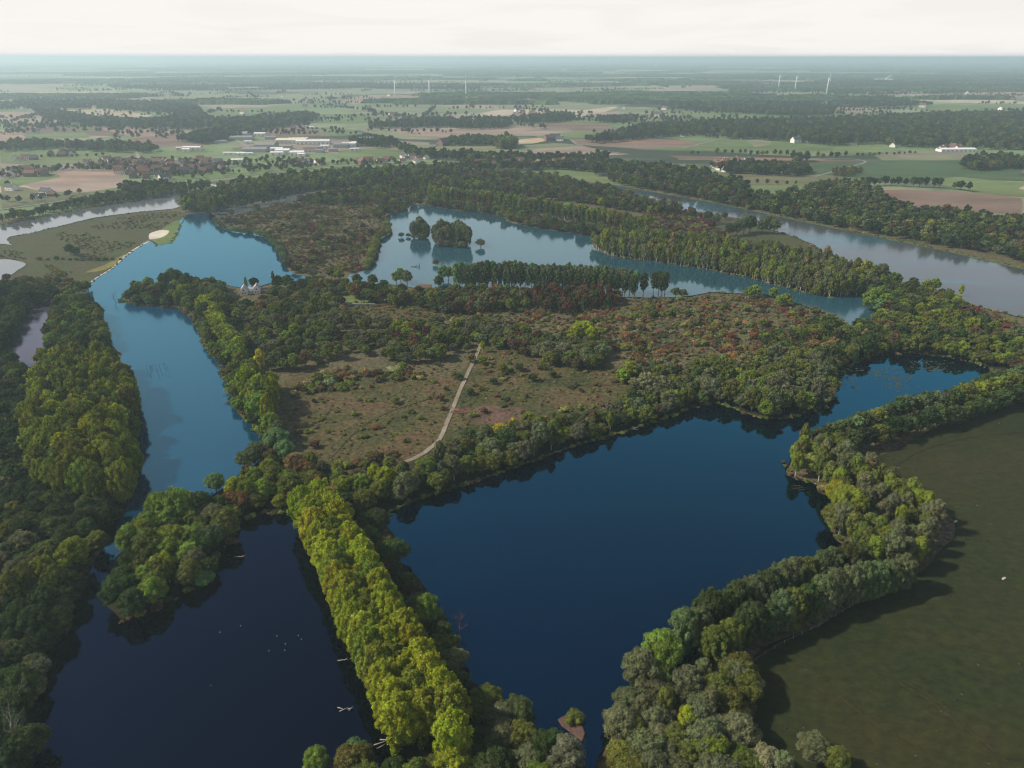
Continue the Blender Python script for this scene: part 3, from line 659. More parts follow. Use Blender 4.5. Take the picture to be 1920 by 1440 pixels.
# ------------------------------------------------------------------ fields
C_GR, C_DG, C_BR, C_TAN, C_PINK, C_PALE, C_OL = (0.105, 0.145, 0.055), (0.045, 0.078, 0.032), (0.150, 0.105, 0.080), (0.36, 0.28, 0.19), (0.230, 0.175, 0.140), (0.150, 0.170, 0.095), (0.110, 0.115, 0.060)
FM = {k: field_mat(k + '_field', c, rot=a, rows=rw) for k, c, a, rw in (
    ('green', C_GR, 0.3, 0.05), ('deep_green', C_DG, 0.1, 0.05), ('ploughed', C_BR, 0.5, 0.10), ('straw', C_TAN, 0.1, 0.06), ('stubble', C_PINK, 0.7, 0.06), ('pale_green', C_PALE, 0.2, 0.05), ('olive', C_OL, 0.4, 0.08))}
FIELDS = '''green 640,282 720,277 760,284 770,296 700,303 640,302 625,292
green 430,278 480,274 480,284 440,288
green 515,305 548,303 552,318 520,320
ploughed 550,303 575,303 600,314 554,318
green 380,326 500,314 600,310 640,307 740,300 740,306 600,316 480,328 380,338
stubble 100,322 180,318 230,322 240,345 225,352 150,362 80,360 30,348
green 0,336 95,326 110,332 30,350 0,350
olive 0,350 30,350 80,360 150,362 225,352 226,358 120,376 0,392
green 240,345 380,324 380,334 260,350 160,366
green 0,283 100,275 220,282 280,287 180,300 60,308 0,306
green 100,296 280,284 360,282 400,284 280,300 160,306 80,312 0,318
stubble 0,250 60,246 100,250 60,258 0,262
ploughed 0,236 80,232 250,238 330,236 400,240 230,256 60,252
green 90,234 170,230 230,238 160,244
green 40,252 160,248 170,258 60,262
stubble 170,236 260,238 340,248 400,252 320,262 240,258
ploughed 235,262 330,250 460,245 470,258 360,276 250,276
stubble 0,212 60,208 120,222 60,232 0,230
green 0,200 50,206 20,210 0,210
straw 90,207 200,205 270,214 210,221 160,218 120,212
straw 100,179 170,181 175,186 100,186
green 200,188 280,195 300,206 340,216 280,224 290,205
green 370,204 540,200 560,212 500,216 400,218
pale_green 280,207 370,206 420,220 300,220
green 280,230 385,229 385,236 290,236
pale_green 215,172 330,166 420,172 460,180 390,190 320,186 250,176
ploughed 470,232 560,230 600,246 620,256 500,258 460,250
green 560,246 600,240 660,242 680,250 640,256 570,254
green 600,214 700,212 740,222 660,234 560,230
pale_green 640,236 720,236 800,250 850,246 920,250 880,262 760,262 700,252
pale_green 640,205 800,196 900,205 840,214 700,220
stubble 710,238 840,238 960,244 960,258 860,262 760,254
ploughed 1040,230 1140,234 1160,244 1080,252 960,240
green 1000,225 1090,221 1160,228 1150,234 1060,232
stubble 880,236 960,236 1060,240 1080,250 1020,256 940,254
green 1000,256 1080,246 1140,246 1110,258 1020,262
straw 966,262 1010,258 1030,262 1000,270 960,272
pale_green 760,270 860,268 960,274 1040,268 1090,272 1090,284 980,286 800,280
stubble 980,282 1090,274 1130,284 1180,290 1100,292 1000,288
ploughed 1068,262 1100,260 1180,256 1260,262 1360,270 1330,276 1200,280 1090,272
green 1240,253 1350,252 1420,262 1360,272 1280,264
green 1180,280 1280,276 1400,262 1560,270 1680,274 1700,284 1600,292 1480,294 1330,284
pale_green 1400,262 1440,260 1450,270 1415,276
ploughed 1260,292 1480,297 1620,300 1600,304 1500,302 1280,300
deep_green 1490,304 1640,302 1800,300 1920,310 1920,340 1780,330 1720,344 1640,338 1500,324
green 1540,323 1680,322 1640,340 1560,338
green 1770,332 1920,344 1920,370 1850,366 1760,345
pale_green 1640,292 1790,290 1800,302 1660,303
olive 1350,324 1480,325 1600,330 1600,342 1480,350 1400,352 1340,344
green 1370,350 1480,348 1600,346 1560,360 1480,366 1400,372
ploughed 1640,357 1700,356 1840,364 1920,372 1920,405 1820,398 1700,394 1640,378
straw 1900,352 1920,348 1920,358
green 1010,312 1120,320 1250,338 1250,360 1170,350 1100,340 1040,330
green 1280,208 1400,212 1560,214 1700,210 1720,218 1560,222 1380,228 1280,222
stubble 1560,200 1620,202 1700,214 1620,220 1570,214
pale_green 1160,200 1260,205 1290,222 1200,228 1100,222
green 1700,200 1800,196 1920,200 1920,212 1760,212
stubble 1100,212 1160,210 1170,222 1120,226
pale_green 900,190 1060,188 1180,196 1100,206 940,204
stubble 640,186 700,178 960,182 960,190 780,194 660,196
pale_green 980,165 1060,164 1070,174 1000,178
pale_green 1340,168 1460,166 1520,176 1400,180
stubble 1280,160 1400,158 1400,164 1290,168
stubble 1820,172 1920,170 1920,180 1830,182
green 1280,190 1320,186 1330,192 1290,196
pale_green 1470,178 1560,172 1580,182 1500,190
stubble 100,150 170,148 170,158 110,162
stubble 420,152 520,148 530,156 440,160
pale_green 660,168 720,166 740,176 670,178
pale_green 500,178 640,172 640,184 520,190
green 1130,168 1210,164 1220,172 1140,176
stubble 560,150 640,152 640,160 570,158'''
for i, ln in enumerate(FIELDS.split('\n')):
    k, s = ln.split(' ', 1)
    P = pts(s)
    # corners stay fairly crisp: points are added along straight edges and shifted a little
    Q = []
    for a, b in zip(P, P[1:] + P[:1]):
        for t in (0, 0.33, 0.66): Q.append(((a[0] + (b[0] - a[0]) * t), (a[1] + (b[1] - a[1]) * t)))
    sheet('field', rough(Q, 4, 60, i), 0.34 + 0.012 * (i % 9), FM[k])

# ------------------------------------------------------------------ where the plants stand
H_ = {'poplar': (19, 24), 'tall_poplar': (19, 25), 'willow': (7, 11), 'broad': (10, 15), 'birch': (13, 18), 'shrub': (1.8, 4.5), 'column': (14, 18)}
# the yellow-green double row between the two dark ponds
row('avenue_a', '566,918 600,990 645,1090 690,1190 735,1285 760,1330', 19, 7.0, 'poplar', (20, 23), {'lime': 9, 'moss': 1}, 11, 'in the line along the dark pond')
row('avenue_b', '598,905 640,965 690,1050 742,1140 790,1215 835,1290 850,1340', 19, 7.0, 'poplar', (20, 23), {'lime': 8, 'moss': 2}, 12, 'in the line beside the deep blue pond')
row('avenue_c', '585,915 622,975 668,1070 716,1165 765,1255 800,1330', 19, 7.0, 'poplar', (18, 21), {'moss': 3, 'lime': 7}, 13, 'between the two lines on the causeway')
zone('causeway_edge', '675,905 705,960 720,1000 760,1080 800,1120 840,1170 860,1215 880,1290 850,1290 800,1200 760,1130 715,1060 680,1000 650,930', 4, 6.5, {'willow': 5, 'shrub': 2}, {'willow': (6, 10), 'shrub': (3, 5)}, {'dark': 4, 'olive': 3, 'grey': 1, 'brown': 1}, 14, 'at the foot of the poplar causeway', 'undergrowth')
hero('causeway_poplar', 700, 1110, 'poplar', 15, 'fresh', 'standing apart at the water side of the causeway')
hero('causeway_poplar', 800, 1115, 'poplar', 15, 'fresh', 'standing apart at the water side of the causeway')
# trees round the near end of the causeway
zone('near_end_wood', '880,1285 940,1290 985,1330 1040,1370 1075,1420 1110,1500 1120,1600 560,1600 585,1450 640,1420 700,1440 770,1430 860,1420 885,1360', 6, 7.0, {'willow': 6, 'broad': 2}, {'willow': (8, 11), 'broad': (10, 13)}, {'grey': 3, 'olive': 4, 'dark': 3, 'moss': 1}, 15, 'in the wood at the near end of the causeway', 'near_wood', avoid=False)
hero('near_end_bright', 845, 1402, 'broad', 12, 'lime', 'at the near end of the causeway')
hero('near_end_bright', 590, 1408, 'broad', 9, 'fresh', 'at the near shore of the dark pond')
hero('near_end_bright', 660, 1398, 'willow', 8, 'mint', 'at the near shore of the dark pond')
# row along the dark pasture
row('pasture_row_a', '1290,1150 1345,1118 1400,1092 1460,1070 1520,1050 1580,1032 1640,1020', 17, 6.2, 'poplar', (17, 20), {'bluegreen': 5, 'dark': 3, 'olive': 2}, 21, 'in the pond side of the row along the dark pasture')
row('pasture_row_b', '1345,1180 1400,1150 1460,1125 1520,1100 1580,1078 1640,1062 1700,1045', 15, 6.4, 'poplar', (15, 18), {'bluegreen': 4, 'dark': 4, 'olive': 2}, 22, 'in the pasture side of the row along the dark pasture')
hero('corner_tree', 1245, 1188, 'broad', 17, 'fresh', 'at the corner where the row meets the grey willows')
hero('corner_tree', 1205, 1225, 'broad', 15, 'grey', 'at the corner where the row meets the grey willows')
hero('corner_tree', 1288, 1150, 'birch', 17, 'grey', 'at the corner where the row meets the grey willows')
hero('corner_tree', 1252, 1290, 'birch', 13, 'olive', 'among the grey willows below the row')
hero('corner_tree', 1290, 1325, 'birch', 12, 'lime', 'among the grey willows below the row')
zone('willow_grove', '1125,1320 1160,1260 1215,1230 1300,1235 1370,1230 1410,1250 1415,1300 1350,1320 1400,1370 1470,1400 1490,1440 1490,1600 1140,1600 1170,1440 1150,1370', 8, 6.6, {'willow': 8, 'birch': 1}, {'willow': (8, 12), 'birch': (10, 13)}, {'grey': 6, 'olive': 4, 'silver': 1, 'moss': 0.7}, 23, 'in the grey willow grove beside the dark pasture', 'willow_grove')
hero('islet_bush', 1078, 1338, 'shrub', 3.5, 'olive', 'on the small reddish islet in the deep pond')
hero('pasture_bush', 1528, 1385, 'willow', 8, 'grey', 'at the edge of the dark pasture')
hero('pasture_bush', 1570, 1408, 'willow', 7, 'olive', 'at the edge of the dark pasture')
hero('pasture_bush', 1380, 1245, 'willow', 11, 'grey', 'standing out into the dark pasture')
hero('pasture_bush', 1400, 1262, 'willow', 10, 'grey', 'standing out into the dark pasture')
# birch wood on the east shore of the deep pond
zone('birch_wood', '1482,815 1530,815 1590,835 1650,870 1700,905 1760,965 1740,1020 1690,1040 1620,1030 1575,1010 1562,960 1560,930 1530,905 1490,875', 10, 5.6, {'birch': 6, 'broad': 2, 'willow': 1}, {'birch': (13, 17), 'broad': (11, 14), 'willow': (6, 9)}, {'olive': 6, 'moss': 3, 'grey': 3, 'tan': 0.8, 'lime': 0.4}, 24, 'in the birch wood by the deep blue pond', 'birch_wood')
row('pasture_hedge_a', '1540,806 1580,790 1640,772 1700,748 1745,738 1790,742 1815,722 1850,708 1920,694 2000,680', 12, 5.5, 'broad', (11, 15), {'dark': 5, 'bluegreen': 3, 'olive': 1}, 25, 'in the tree belt at the top of the dark pasture')
row('pasture_hedge_b', '1560,826 1620,818 1690,795 1745,782 1800,772 1860,748 1920,735 2000,725', 8, 6.0, 'broad', (9, 13), {'dark': 6, 'deep': 2, 'olive': 1}, 26, 'on the pasture side of the tree belt')
row('pasture_hedge_c', '1800,735 1850,715 1920,700', 13, 7.0, 'broad', (13, 15), {'moss': 3, 'olive': 4}, 27, 'at the far end of the tree belt')
# peninsula between the two halves of the deep pond
zone('peninsula_wood', '1290,715 1340,690 1420,675 1500,665 1545,690 1562,720 1560,752 1510,770 1440,776 1390,765 1340,750', 5, 6.4, {'broad': 5, 'willow': 3, 'poplar': 1}, {'broad': (11, 14), 'willow': (8, 11), 'poplar': (13, 16)}, {'olive': 4, 'grey': 5, 'moss': 1}, 31, 'on the wooded peninsula in the deep pond', 'peninsula_wood')
for i, (x, y, h) in enumerate(((1392, 702, 14), (1412, 692, 15), (1430, 705, 15), (1468, 706, 14), (1450, 715, 13), (1388, 722, 12))):
    hero('peninsula_poplar', x, y, 'poplar', h, 'moss' if i % 2 else 'fresh', 'on the point of the wooded peninsula')
# wood along the north shore of the deep pond
zone('shore_wood', '600,930 650,918 720,912 770,895 795,872 850,856 930,826 1010,812 1080,803 1150,778 1220,755 1290,728 1345,715 1350,756 1290,768 1200,799 1100,829 1000,863 900,899 800,930 740,944 690,945 620,950', 0, 5.6, {'willow': 4, 'broad': 4, 'birch': 1, 'shrub': 1}, {'willow': (7, 10), 'broad': (9, 12), 'birch': (10, 13), 'shrub': (3, 5)}, {'olive': 6, 'grey': 4, 'dark': 2, 'tan': 0.2, 'brown': 0.3, 'moss': 0.6}, 32, 'in the wood on the north shore of the deep pond', 'shore_wood')
for x, y, h, t, k in ((938, 796, 9, 'gold', 'willow'), (962, 783, 10, 'gold', 'birch'), (990, 775, 11, 'moss', 'broad'), (1010, 785, 10, 'moss', 'broad'), (720, 878, 13, 'lime', 'broad'), (672, 890, 12, 'fresh', 'broad'), (700, 873, 13, 'lime', 'poplar'), (642, 895, 12, 'moss', 'broad'), (1240, 706, 12, 'silver', 'willow'), (1215, 700, 12, 'silver', 'willow'), (1310, 672, 15, 'olive', 'broad'), (1340, 668, 15, 'olive', 'broad'), (1370, 672, 14, 'olive', 'broad')):
    hero('shore_' + t, x, y, k, h, t, 'rising from the north shore of the deep pond')
zone('track_scrub', '560,905 570,880 640,868 720,868 765,872 770,884 740,900 640,912 600,930', 0, 6.5, {'shrub': 3, 'willow': 3}, {'shrub': (2, 4), 'willow': (5, 8)}, {'olive': 5, 'brown': 2, 'grey': 2}, 33, 'in the scrub where the dirt track ends', 'scrub', density=0.8)
# link between the causeway and the islet
zone('link_wood', '445,915 480,885 530,872 575,888 600,915 600,950 565,958 500,955 455,965 430,990 420,950', 4, 6.4, {'broad': 4, 'willow': 3}, {'broad': (9, 12), 'willow': (7, 9)}, {'olive': 3, 'moss': 2, 'brown': 2, 'tan': 1, 'rust': 0.6}, 34, 'in the autumn-tinted wood at the top of the causeway', 'link_wood')
for x, y, h, t, k in ((430, 925, 10, 'rust', 'broad'), (452, 922, 10, 'rust', 'willow'), (436, 897, 11, 'lime', 'broad'), (505, 882, 12, 'moss', 'poplar'), (548, 852, 11, 'tan', 'broad'), (575, 868, 10, 'tan', 'broad'), (505, 845, 9, 'brown', 'broad'), (530, 828, 11, 'mint', 'willow'), (515, 805, 11, 'mint', 'willow'), (478, 832, 11, 'bluegreen', 'willow'), (462, 845, 10, 'bluegreen', 'willow'), (400, 890, 9, 'mint', 'willow')):
    hero('link_' + t, x, y, k, h, t, 'at the near end of the left lake')
# the islet
zone('islet_wood', '265,980 290,955 340,950 400,945 440,955 445,1000 405,1045 385,1075 335,1108 270,1150 228,1160 210,1140 225,1090 245,1030', 5, 6.4, {'broad': 5, 'willow': 3}, {'broad': (10, 14), 'willow': (7, 10)}, {'olive': 3, 'dark': 4, 'fresh': 1.2, 'grey': 2}, 35, 'on the tree-covered islet in the dark pond', 'islet_wood')
for x, y, h, t, k in ((300, 922, 17, 'fresh', 'poplar'), (322, 915, 18, 'fresh', 'poplar'), (345, 920, 17, 'fresh', 'poplar'), (238, 985, 14, 'fresh', 'broad'), (262, 978, 14, 'moss', 'broad'), (300, 1000, 14, 'lime', 'broad'), (322, 990, 14, 'moss', 'broad'), (306, 1036, 14, 'lime', 'birch'), (292, 1044, 12, 'lime', 'broad'), (270, 1062, 11, 'fresh', 'broad'), (378, 990, 12, 'bluegreen', 'broad'), (252, 1100, 8, 'bluegreen', 'willow'), (420, 965, 12, 'brown', 'birch'), (382, 1075, 6, 'mint', 'willow')):
    hero('islet_' + t, x, y, k, h, t, 'on the tree-covered islet in the dark pond')
# left bank
zone('poplar_grove', '75,668 120,655 205,652 238,690 242,740 246,800 240,850 225,895 190,905 140,895 55,865 42,830 50,780 60,720', 16, 7.0, {'poplar': 1}, {'poplar': (18, 21)}, {'moss': 6, 'olive': 2, 'lime': 1.2}, 41, 'in the planted poplar grove on the left bank', 'poplar_grove', avoid=False)
if False: row('grove_edge', '205,1000 222,960 232,930 236,890', 1, 6.0, 'willow', (6, 9), {'olive': 3, 'grey': 2}, 411, 'at the water below the poplar grove')
zone('left_bank_wood', '-120,668 25,672 60,694 66,715 50,760 30,860 130,925 200,945 205,935 212,965 190,990 160,1010 145,1060 140,1110 120,1190 90,1250 72,1320 62,1440 -200,1440', 5, 6.4, {'willow': 8, 'broad': 2}, {'willow': (7, 10), 'broad': (9, 12)}, {'dark': 6, 'olive': 2, 'grey': 1.3, 'brown': 0.4, 'deep': 5}, 42, 'in the dense willow wood on the left bank', 'willow_wood')
for x, y, h, t, k in ((130, 1012, 15, 'moss', 'broad'), (118, 1020, 14, 'moss', 'birch'), (70, 1045, 17, 'moss', 'poplar'), (40, 1055, 17, 'olive', 'poplar'), (95, 1060, 16, 'olive', 'poplar'), (15, 1070, 16, 'olive', 'poplar'), (75, 1100, 15, 'dark', 'poplar'), (30, 1125, 14, 'dark', 'poplar'), (30, 1260, 11, 'dark', 'willow'), (15, 1300, 11, 'dark', 'willow'), (40, 1370, 11, 'dark', 'willow'), (180, 998, 10, 'olive', 'broad'), (150, 940, 8, 'grey', 'willow')):
    hero('bank_' + t, x, y, k, h, t, 'on the left shore of the dark pond')
zone('point_wood', '95,575 120,565 165,562 185,590 196,625 200,648 120,655 85,650', 5, 6.0, {'broad': 5, 'willow': 2}, {'broad': (10, 13), 'willow': (6, 9)}, {'olive': 3, 'dark': 4, 'fresh': 1}, 43, 'on the wooded point beside the small grey bay', 'point_wood')
for x, y, h, t, k in ((142, 565, 13, 'fresh', 'broad'), (152, 580, 13, 'fresh', 'broad'), (130, 582, 13, 'moss', 'broad'), (105, 555, 14, 'dark', 'poplar'), (98, 575, 14, 'dark', 'poplar'), (95, 600, 13, 'fresh', 'poplar'), (90, 625, 12, 'fresh', 'broad'), (155, 552, 9, 'dark', 'broad')):
    hero('point_' + t, x, y, k, h, t, 'on the wooded point beside the small grey bay')
zone('bay_wood', '-150,560 0,540 60,540 115,545 100,556 66,570 42,594 16,626 12,650 -150,660', 4, 6.6, {'broad': 3, 'willow': 4}, {'broad': (9, 12), 'willow': (6, 9)}, {'dark': 5, 'deep': 3, 'brown': 1}, 44, 'in the dark wood above the small grey bay', 'bay_wood')
zone('spit_scrub', '-60,530 30,522 100,520 150,530 185,520 165,545 100,552 0,546', 2, 6.5, {'shrub': 4, 'willow': 1}, {'shrub': (2, 4), 'willow': (5, 7)}, {'brown': 3, 'olive': 4, 'rust': 0.7, 'dark': 3}, 45, 'in the scrub at the foot of the spit', 'scrub', density=0.8)
zone('spit_bushes', '0,465 60,440 200,412 300,400 338,404 300,430 236,470 180,510 100,520 0,522', 0, 6, {'shrub': 1}, {'shrub': (0.8, 1.8)}, {'brown': 4, 'olive': 5}, 46, 'on the grassy river spit', 'spit_bushes', density=0.42, clump=60)
row('spit_hedge', '75,487 110,486 150,487 200,487 228,487', 1, 7, 'shrub', (2, 4), {'dark': 4, 'brown': 3}, 47, 'in the ditch hedge across the spit', 'spit_hedge')
row('spit_hedge2', '95,500 108,512 115,520', 1, 6, 'shrub', (3, 5), {'olive': 4, 'tan': 2}, 48, 'in the short hedge on the spit', 'spit_hedge')
hero('spit_tree', 128, 458, 'broad', 11, 'dark', 'standing alone on the grassy river spit')
hero('spit_tree', 140, 463, 'broad', 10, 'dark', 'standing alone on the grassy river spit')
# east shore of the left lake
for x, y, h, t, k in ((378, 553, 15, 'moss', 'broad'), (394, 553, 15, 'moss', 'broad'), (398, 572, 16, 'lime', 'broad'), (410, 602, 13, 'moss', 'broad'), (432, 618, 14, 'moss', 'broad'), (445, 628, 13, 'moss', 'broad'), (430, 650, 13, 'fresh', 'broad'), (448, 655, 13, 'moss', 'broad'), (484, 655, 15, 'gold', 'birch'), (460, 692, 16, 'moss', 'broad'), (483, 700, 20, 'lime', 'poplar'), (492, 712, 19, 'moss', 'poplar'), (445, 708, 10, 'fresh', 'willow'), (470, 710, 18, 'moss', 'poplar'), (504, 775, 12, 'fresh', 'broad'), (520, 790, 11, 'bluegreen', 'broad'), (590, 553, 15, 'olive', 'poplar'), (604, 556, 15, 'olive', 'poplar'), (470, 623, 8, 'gold', 'birch'), (610, 536, 8, 'fresh', 'willow')):
    hero('lakeside_' + t, x, y, k, h, t, 'on the east shore of the left lake')
row('lakeside_bright', '380,556 398,568 412,600 436,622 448,655', 14, 5.5, 'broad', (13, 16), {'moss': 5, 'lime': 3, 'fresh': 2}, 511, 'on the east shore of the left lake')
zone('lakeside_grove', '455,700 503,692 518,735 505,770 470,760', 12, 6.5, {'broad': 3, 'poplar': 2}, {'broad': (13, 16), 'poplar': (15, 18)}, {'moss': 5, 'lime': 4, 'fresh': 1}, 512, 'in the bright clump at the bend of the left lake shore', 'lakeside_wood')
zone('lakeside_wood', '372,600 420,600 450,640 480,690 510,740 520,790 530,830 500,850 484,830 448,765 418,720 388,650', 3, 6.0, {'willow': 3, 'shrub': 2}, {'willow': (6, 9), 'shrub': (3, 5)}, {'olive': 5, 'fresh': 2, 'dark': 2}, 51, 'on the east shore of the left lake', 'lakeside_wood')
zone('headland_wood', '234,552 250,538 300,530 340,525 400,530 420,545 420,590 375,600 355,578 290,574 245,568', 5, 6.4, {'broad': 5, 'willow': 2}, {'broad': (9, 13), 'willow': (7, 9)}, {'olive': 4, 'dark': 3, 'brown': 1, 'moss': 0.7, 'bluegreen': 1}, 52, 'on the wooded headland in the left lake', 'headland_wood')
for x, y, h, t in ((318, 503, 16, 'bluegreen'), (330, 506, 16, 'dark'), (305, 512, 14, 'dark'), (348, 512, 14, 'dark'), (258, 527, 12, 'fresh'), (275, 520, 12, 'fresh'), (285, 535, 11, 'moss')):
    hero('headland_' + t, x, y, 'broad', h, t, 'on the wooded headland in the left lake')
row('house_trees', '380,535 410,536 440,537 455,538', 4, 9, 'willow', (7, 10), {'dark': 3, 'olive': 3}, 53, 'behind the white house on the lake')
hero('villa_column', 459, 519, 'column', 12, 'fresh', 'just left of the white house on the lake')
hero('villa_column', 510, 508, 'column', 17, 'dark', 'right of the white house on the lake')
hero('villa_tree', 474, 521, 'broad', 10, 'deep', 'just behind the white house on the lake')
# central wood
WT = {'olive': 6, 'grey': 3.5, 'dark': 2.6, 'brown': 0.7, 'moss': 1.3, 'tan': 0.5, 'rust': 0.15}
zone('central_wood', '395,565 470,556 560,540 640,548 645,590 760,610 840,600 898,628 885,655 840,676 760,680 700,668 600,676 548,696 515,700 470,660 440,610', 2, 7.6, {'willow': 7, 'broad': 2}, {'willow': (5, 8.5), 'broad': (7.5, 11)}, WT, 54, 'in the mixed wood in the middle of the island', 'central_wood', density=0.85)
zone('lakehouse_wood', '520,535 580,527 660,535 780,546 830,550 840,580 760,575 700,560 650,548 560,548', 4, 7.0, {'willow': 4, 'broad': 4}, {'willow': (7, 9), 'broad': (9, 12)}, {'dark': 4, 'olive': 4, 'brown': 1.5, 'rust': 0.5}, 55, 'in the wood between the two lakes', 'lakehouse_wood', density=0.75)
for x, y, h, t, k in ((750, 503, 13, 'fresh', 'broad'), (762, 508, 13, 'bluegreen', 'broad'), (742, 510, 11, 'fresh', 'broad'), (698, 515, 11, 'dark', 'broad'), (668, 514, 11, 'dark', 'broad'), (620, 500, 12, 'olive', 'broad'), (634, 503, 12, 'moss', 'broad'), (822, 517, 11, 'dark', 'broad'), (830, 498, 14, 'mint', 'broad'), (840, 500, 13, 'fresh', 'broad'), (746, 655 - 55, 11, 'moss', 'broad'), (762, 603, 11, 'lime', 'broad'), (688, 622, 10, 'dark', 'broad'), (775, 625, 10, 'rust', 'broad'), (745, 622, 10, 'wine', 'broad'), (770, 606, 10, 'rust', 'willow'), (800, 612, 9, 'wine', 'broad'), (818, 648, 9, 'tan', 'broad'), (830, 645, 9, 'rust', 'broad'), (775, 638, 8, 'rust', 'willow'), (905, 640, 8, 'lime', 'birch'), (882, 664, 6, 'tan', 'willow'), (625, 610, 11, 'dark', 'poplar'), (560, 590, 10, 'moss', 'poplar'), (520, 600, 9, 'moss', 'broad')):
    hero('central_' + t, x, y, k, h, t, 'in the middle of the island')
zone('willow_belt', '840,605 900,600 960,610 1010,625 1080,630 1140,650 1130,685 1080,685 1020,675 960,650 910,640 870,628', 4, 6.6, {'willow': 7, 'broad': 1}, {'willow': (6, 9), 'broad': (8, 11)}, {'grey': 5, 'olive': 4, 'dark': 1, 'brown': 1}, 56, 'in the belt of round willows beyond the meadow', 'willow_belt')
for dx, dy, h in ((1088, 604, 15), (1100, 601, 15), (1078, 612, 13), (1110, 612, 13), (1112, 640, 11), (1095, 645, 10)):
    hero('lone_yellow', dx, dy, 'broad', h, 'lime' if h > 12 else 'olive', 'in the clump rising above the round willows')
zone('meadow_north_scrub', '545,715 600,700 690,690 760,695 800,700 780,712 700,715 640,725 580,735 540,740', 2, 6.0, {'shrub': 4, 'willow': 1}, {'shrub': (2.5, 4.5), 'willow': (4, 6)}, {'tan': 3, 'olive': 4, 'brown': 3, 'silver': 1}, 57, 'in the scrub along the upper edge of the meadow', 'scrub', density=0.85)
zone('meadow_bushes', '540,740 700,715 900,660 1000,660 1130,690 1280,700 1250,730 1080,780 960,800 860,850 700,860 590,860 545,800', 1, 5.2, {'shrub': 40, 'willow': 1}, {'shrub': (0.8, 2.6), 'willow': (3.5, 5)}, {'red': 1, 'brown': 5, 'olive': 5, 'tan': 1, 'dark': 2, 'rust': 1}, 58, 'dotted over the dry meadow', 'meadow_bushes', density=0.17)
for x, y, h, t in ((860, 702, 4, 'dark'), (943, 684, 6, 'olive'), (974, 683, 5, 'dark'), (998, 702, 5, 'dark'), (1036, 697, 4, 'dark'), (951, 746, 3, 'dark'), (882, 730, 4, 'dark'), (755, 680, 5, 'fresh'), (905, 668, 6, 'moss'), (740, 746, 4, 'moss'), (925, 710, 4, 'dark')):
    hero('meadow_bush_' + t, x, y, 'willow', h, t, 'alone on the dry meadow')
zone('heath_scrub', '880,580 960,572 1080,566 1290,560 1400,556 1500,580 1570,612 1600,640 1540,660 1440,672 1350,688 1290,705 1240,690 1150,665 1130,640 1000,612 900,600', 1, 4.3, {'shrub': 24, 'willow': 1}, {'shrub': (1.4, 3.6), 'willow': (4.5, 7)}, {'rust': 2, 'red': 1.5, 'brown': 5, 'olive': 5, 'dark': 2, 'wine': 1, 'grey': 2.5, 'tan': 1.2}, 59, 'in the autumn-coloured scrub of the heath', 'heath_scrub', density=0.50, clump=26)
zone('meadow_tufts', '540,740 600,715 700,700 900,655 1000,658 1130,688 1290,702 1250,735 1080,790 960,805 860,858 700,885 590,880 530,800', 0, 3.6, {'shrub': 1}, {'shrub': (0.4, 1.1)}, {'brown': 6, 'olive': 5, 'dark': 2, 'tan': 1, 'red': 0.6, 'grey': 1}, 581, 'dotted over the dry meadow', 'meadow_tufts', density=0.36)
zone('heath_tufts', '640,570 760,560 880,575 960,568 1080,562 1290,556 1400,553 1500,575 1570,606 1600,636 1540,660 1440,675 1350,692 1290,708 1240,696 1150,670 1100,640 1000,615 900,605 800,600 700,610 640,600', 0, 3.4, {'shrub': 1}, {'shrub': (0.7, 1.9)}, {'brown': 6, 'olive': 4, 'dark': 2, 'tan': 1, 'red': 1, 'rust': 1, 'grey': 1.5}, 591, 'on the heath', 'heath_tufts', density=0.6)
zone('west_tufts', '415,412 440,400 480,388 560,376 640,376 700,386 720,398 720,430 706,455 698,478 688,503 640,513 580,518 546,508 532,488 520,463 500,449 445,433', 0, 4.2, {'shrub': 1}, {'shrub': (0.8, 2.0)}, {'brown': 6, 'olive': 4, 'dark': 2, 'tan': 1, 'wine': 1, 'grey': 1}, 831, 'in the brown scrub between the two lakes', 'heath_tufts', density=0.7)
zone('heath_edge', '1140,690 1250,690 1330,690 1420,665 1500,660 1580,650 1600,670 1540,700 1450,690 1330,700 1240,725 1180,730', 3, 6.2, {'willow': 5, 'shrub': 2, 'broad': 1}, {'willow': (5, 8), 'shrub': (3, 5), 'broad': (8, 11)}, {'olive': 5, 'grey': 4, 'moss': 1, 'silver': 1, 'brown': 1}, 60, 'where the heath runs down to the deep pond', 'heath_edge', density=0.85)
zone('heath_east_wood', '1440,640 1540,610 1620,615 1700,600 1740,640 1700,662 1640,668 1590,688 1560,695 1500,690 1440,680', 5, 6.6, {'broad': 5, 'willow': 3}, {'broad': (9, 13), 'willow': (6, 9)}, {'olive': 4, 'dark': 4, 'brown': 1.5, 'tan': 0.5}, 61, 'in the wood between the heath and the deep pond', 'heath_wood')
for x, y, h, t in ((1418, 535, 10, 'fresh'), (1405, 540, 9, 'fresh'), (1452, 540, 9, 'fresh'), (1475, 551, 10, 'moss'), (1465, 555, 9, 'fresh'), (1530, 575, 8, 'grey'), (1560, 588, 8, 'silver'), (1500, 574, 7, 'grey'), (1115, 555, 5, 'grey')):
    hero('channel_' + t, x, y, 'willow', h, t, 'on the heath side of the narrow channel')
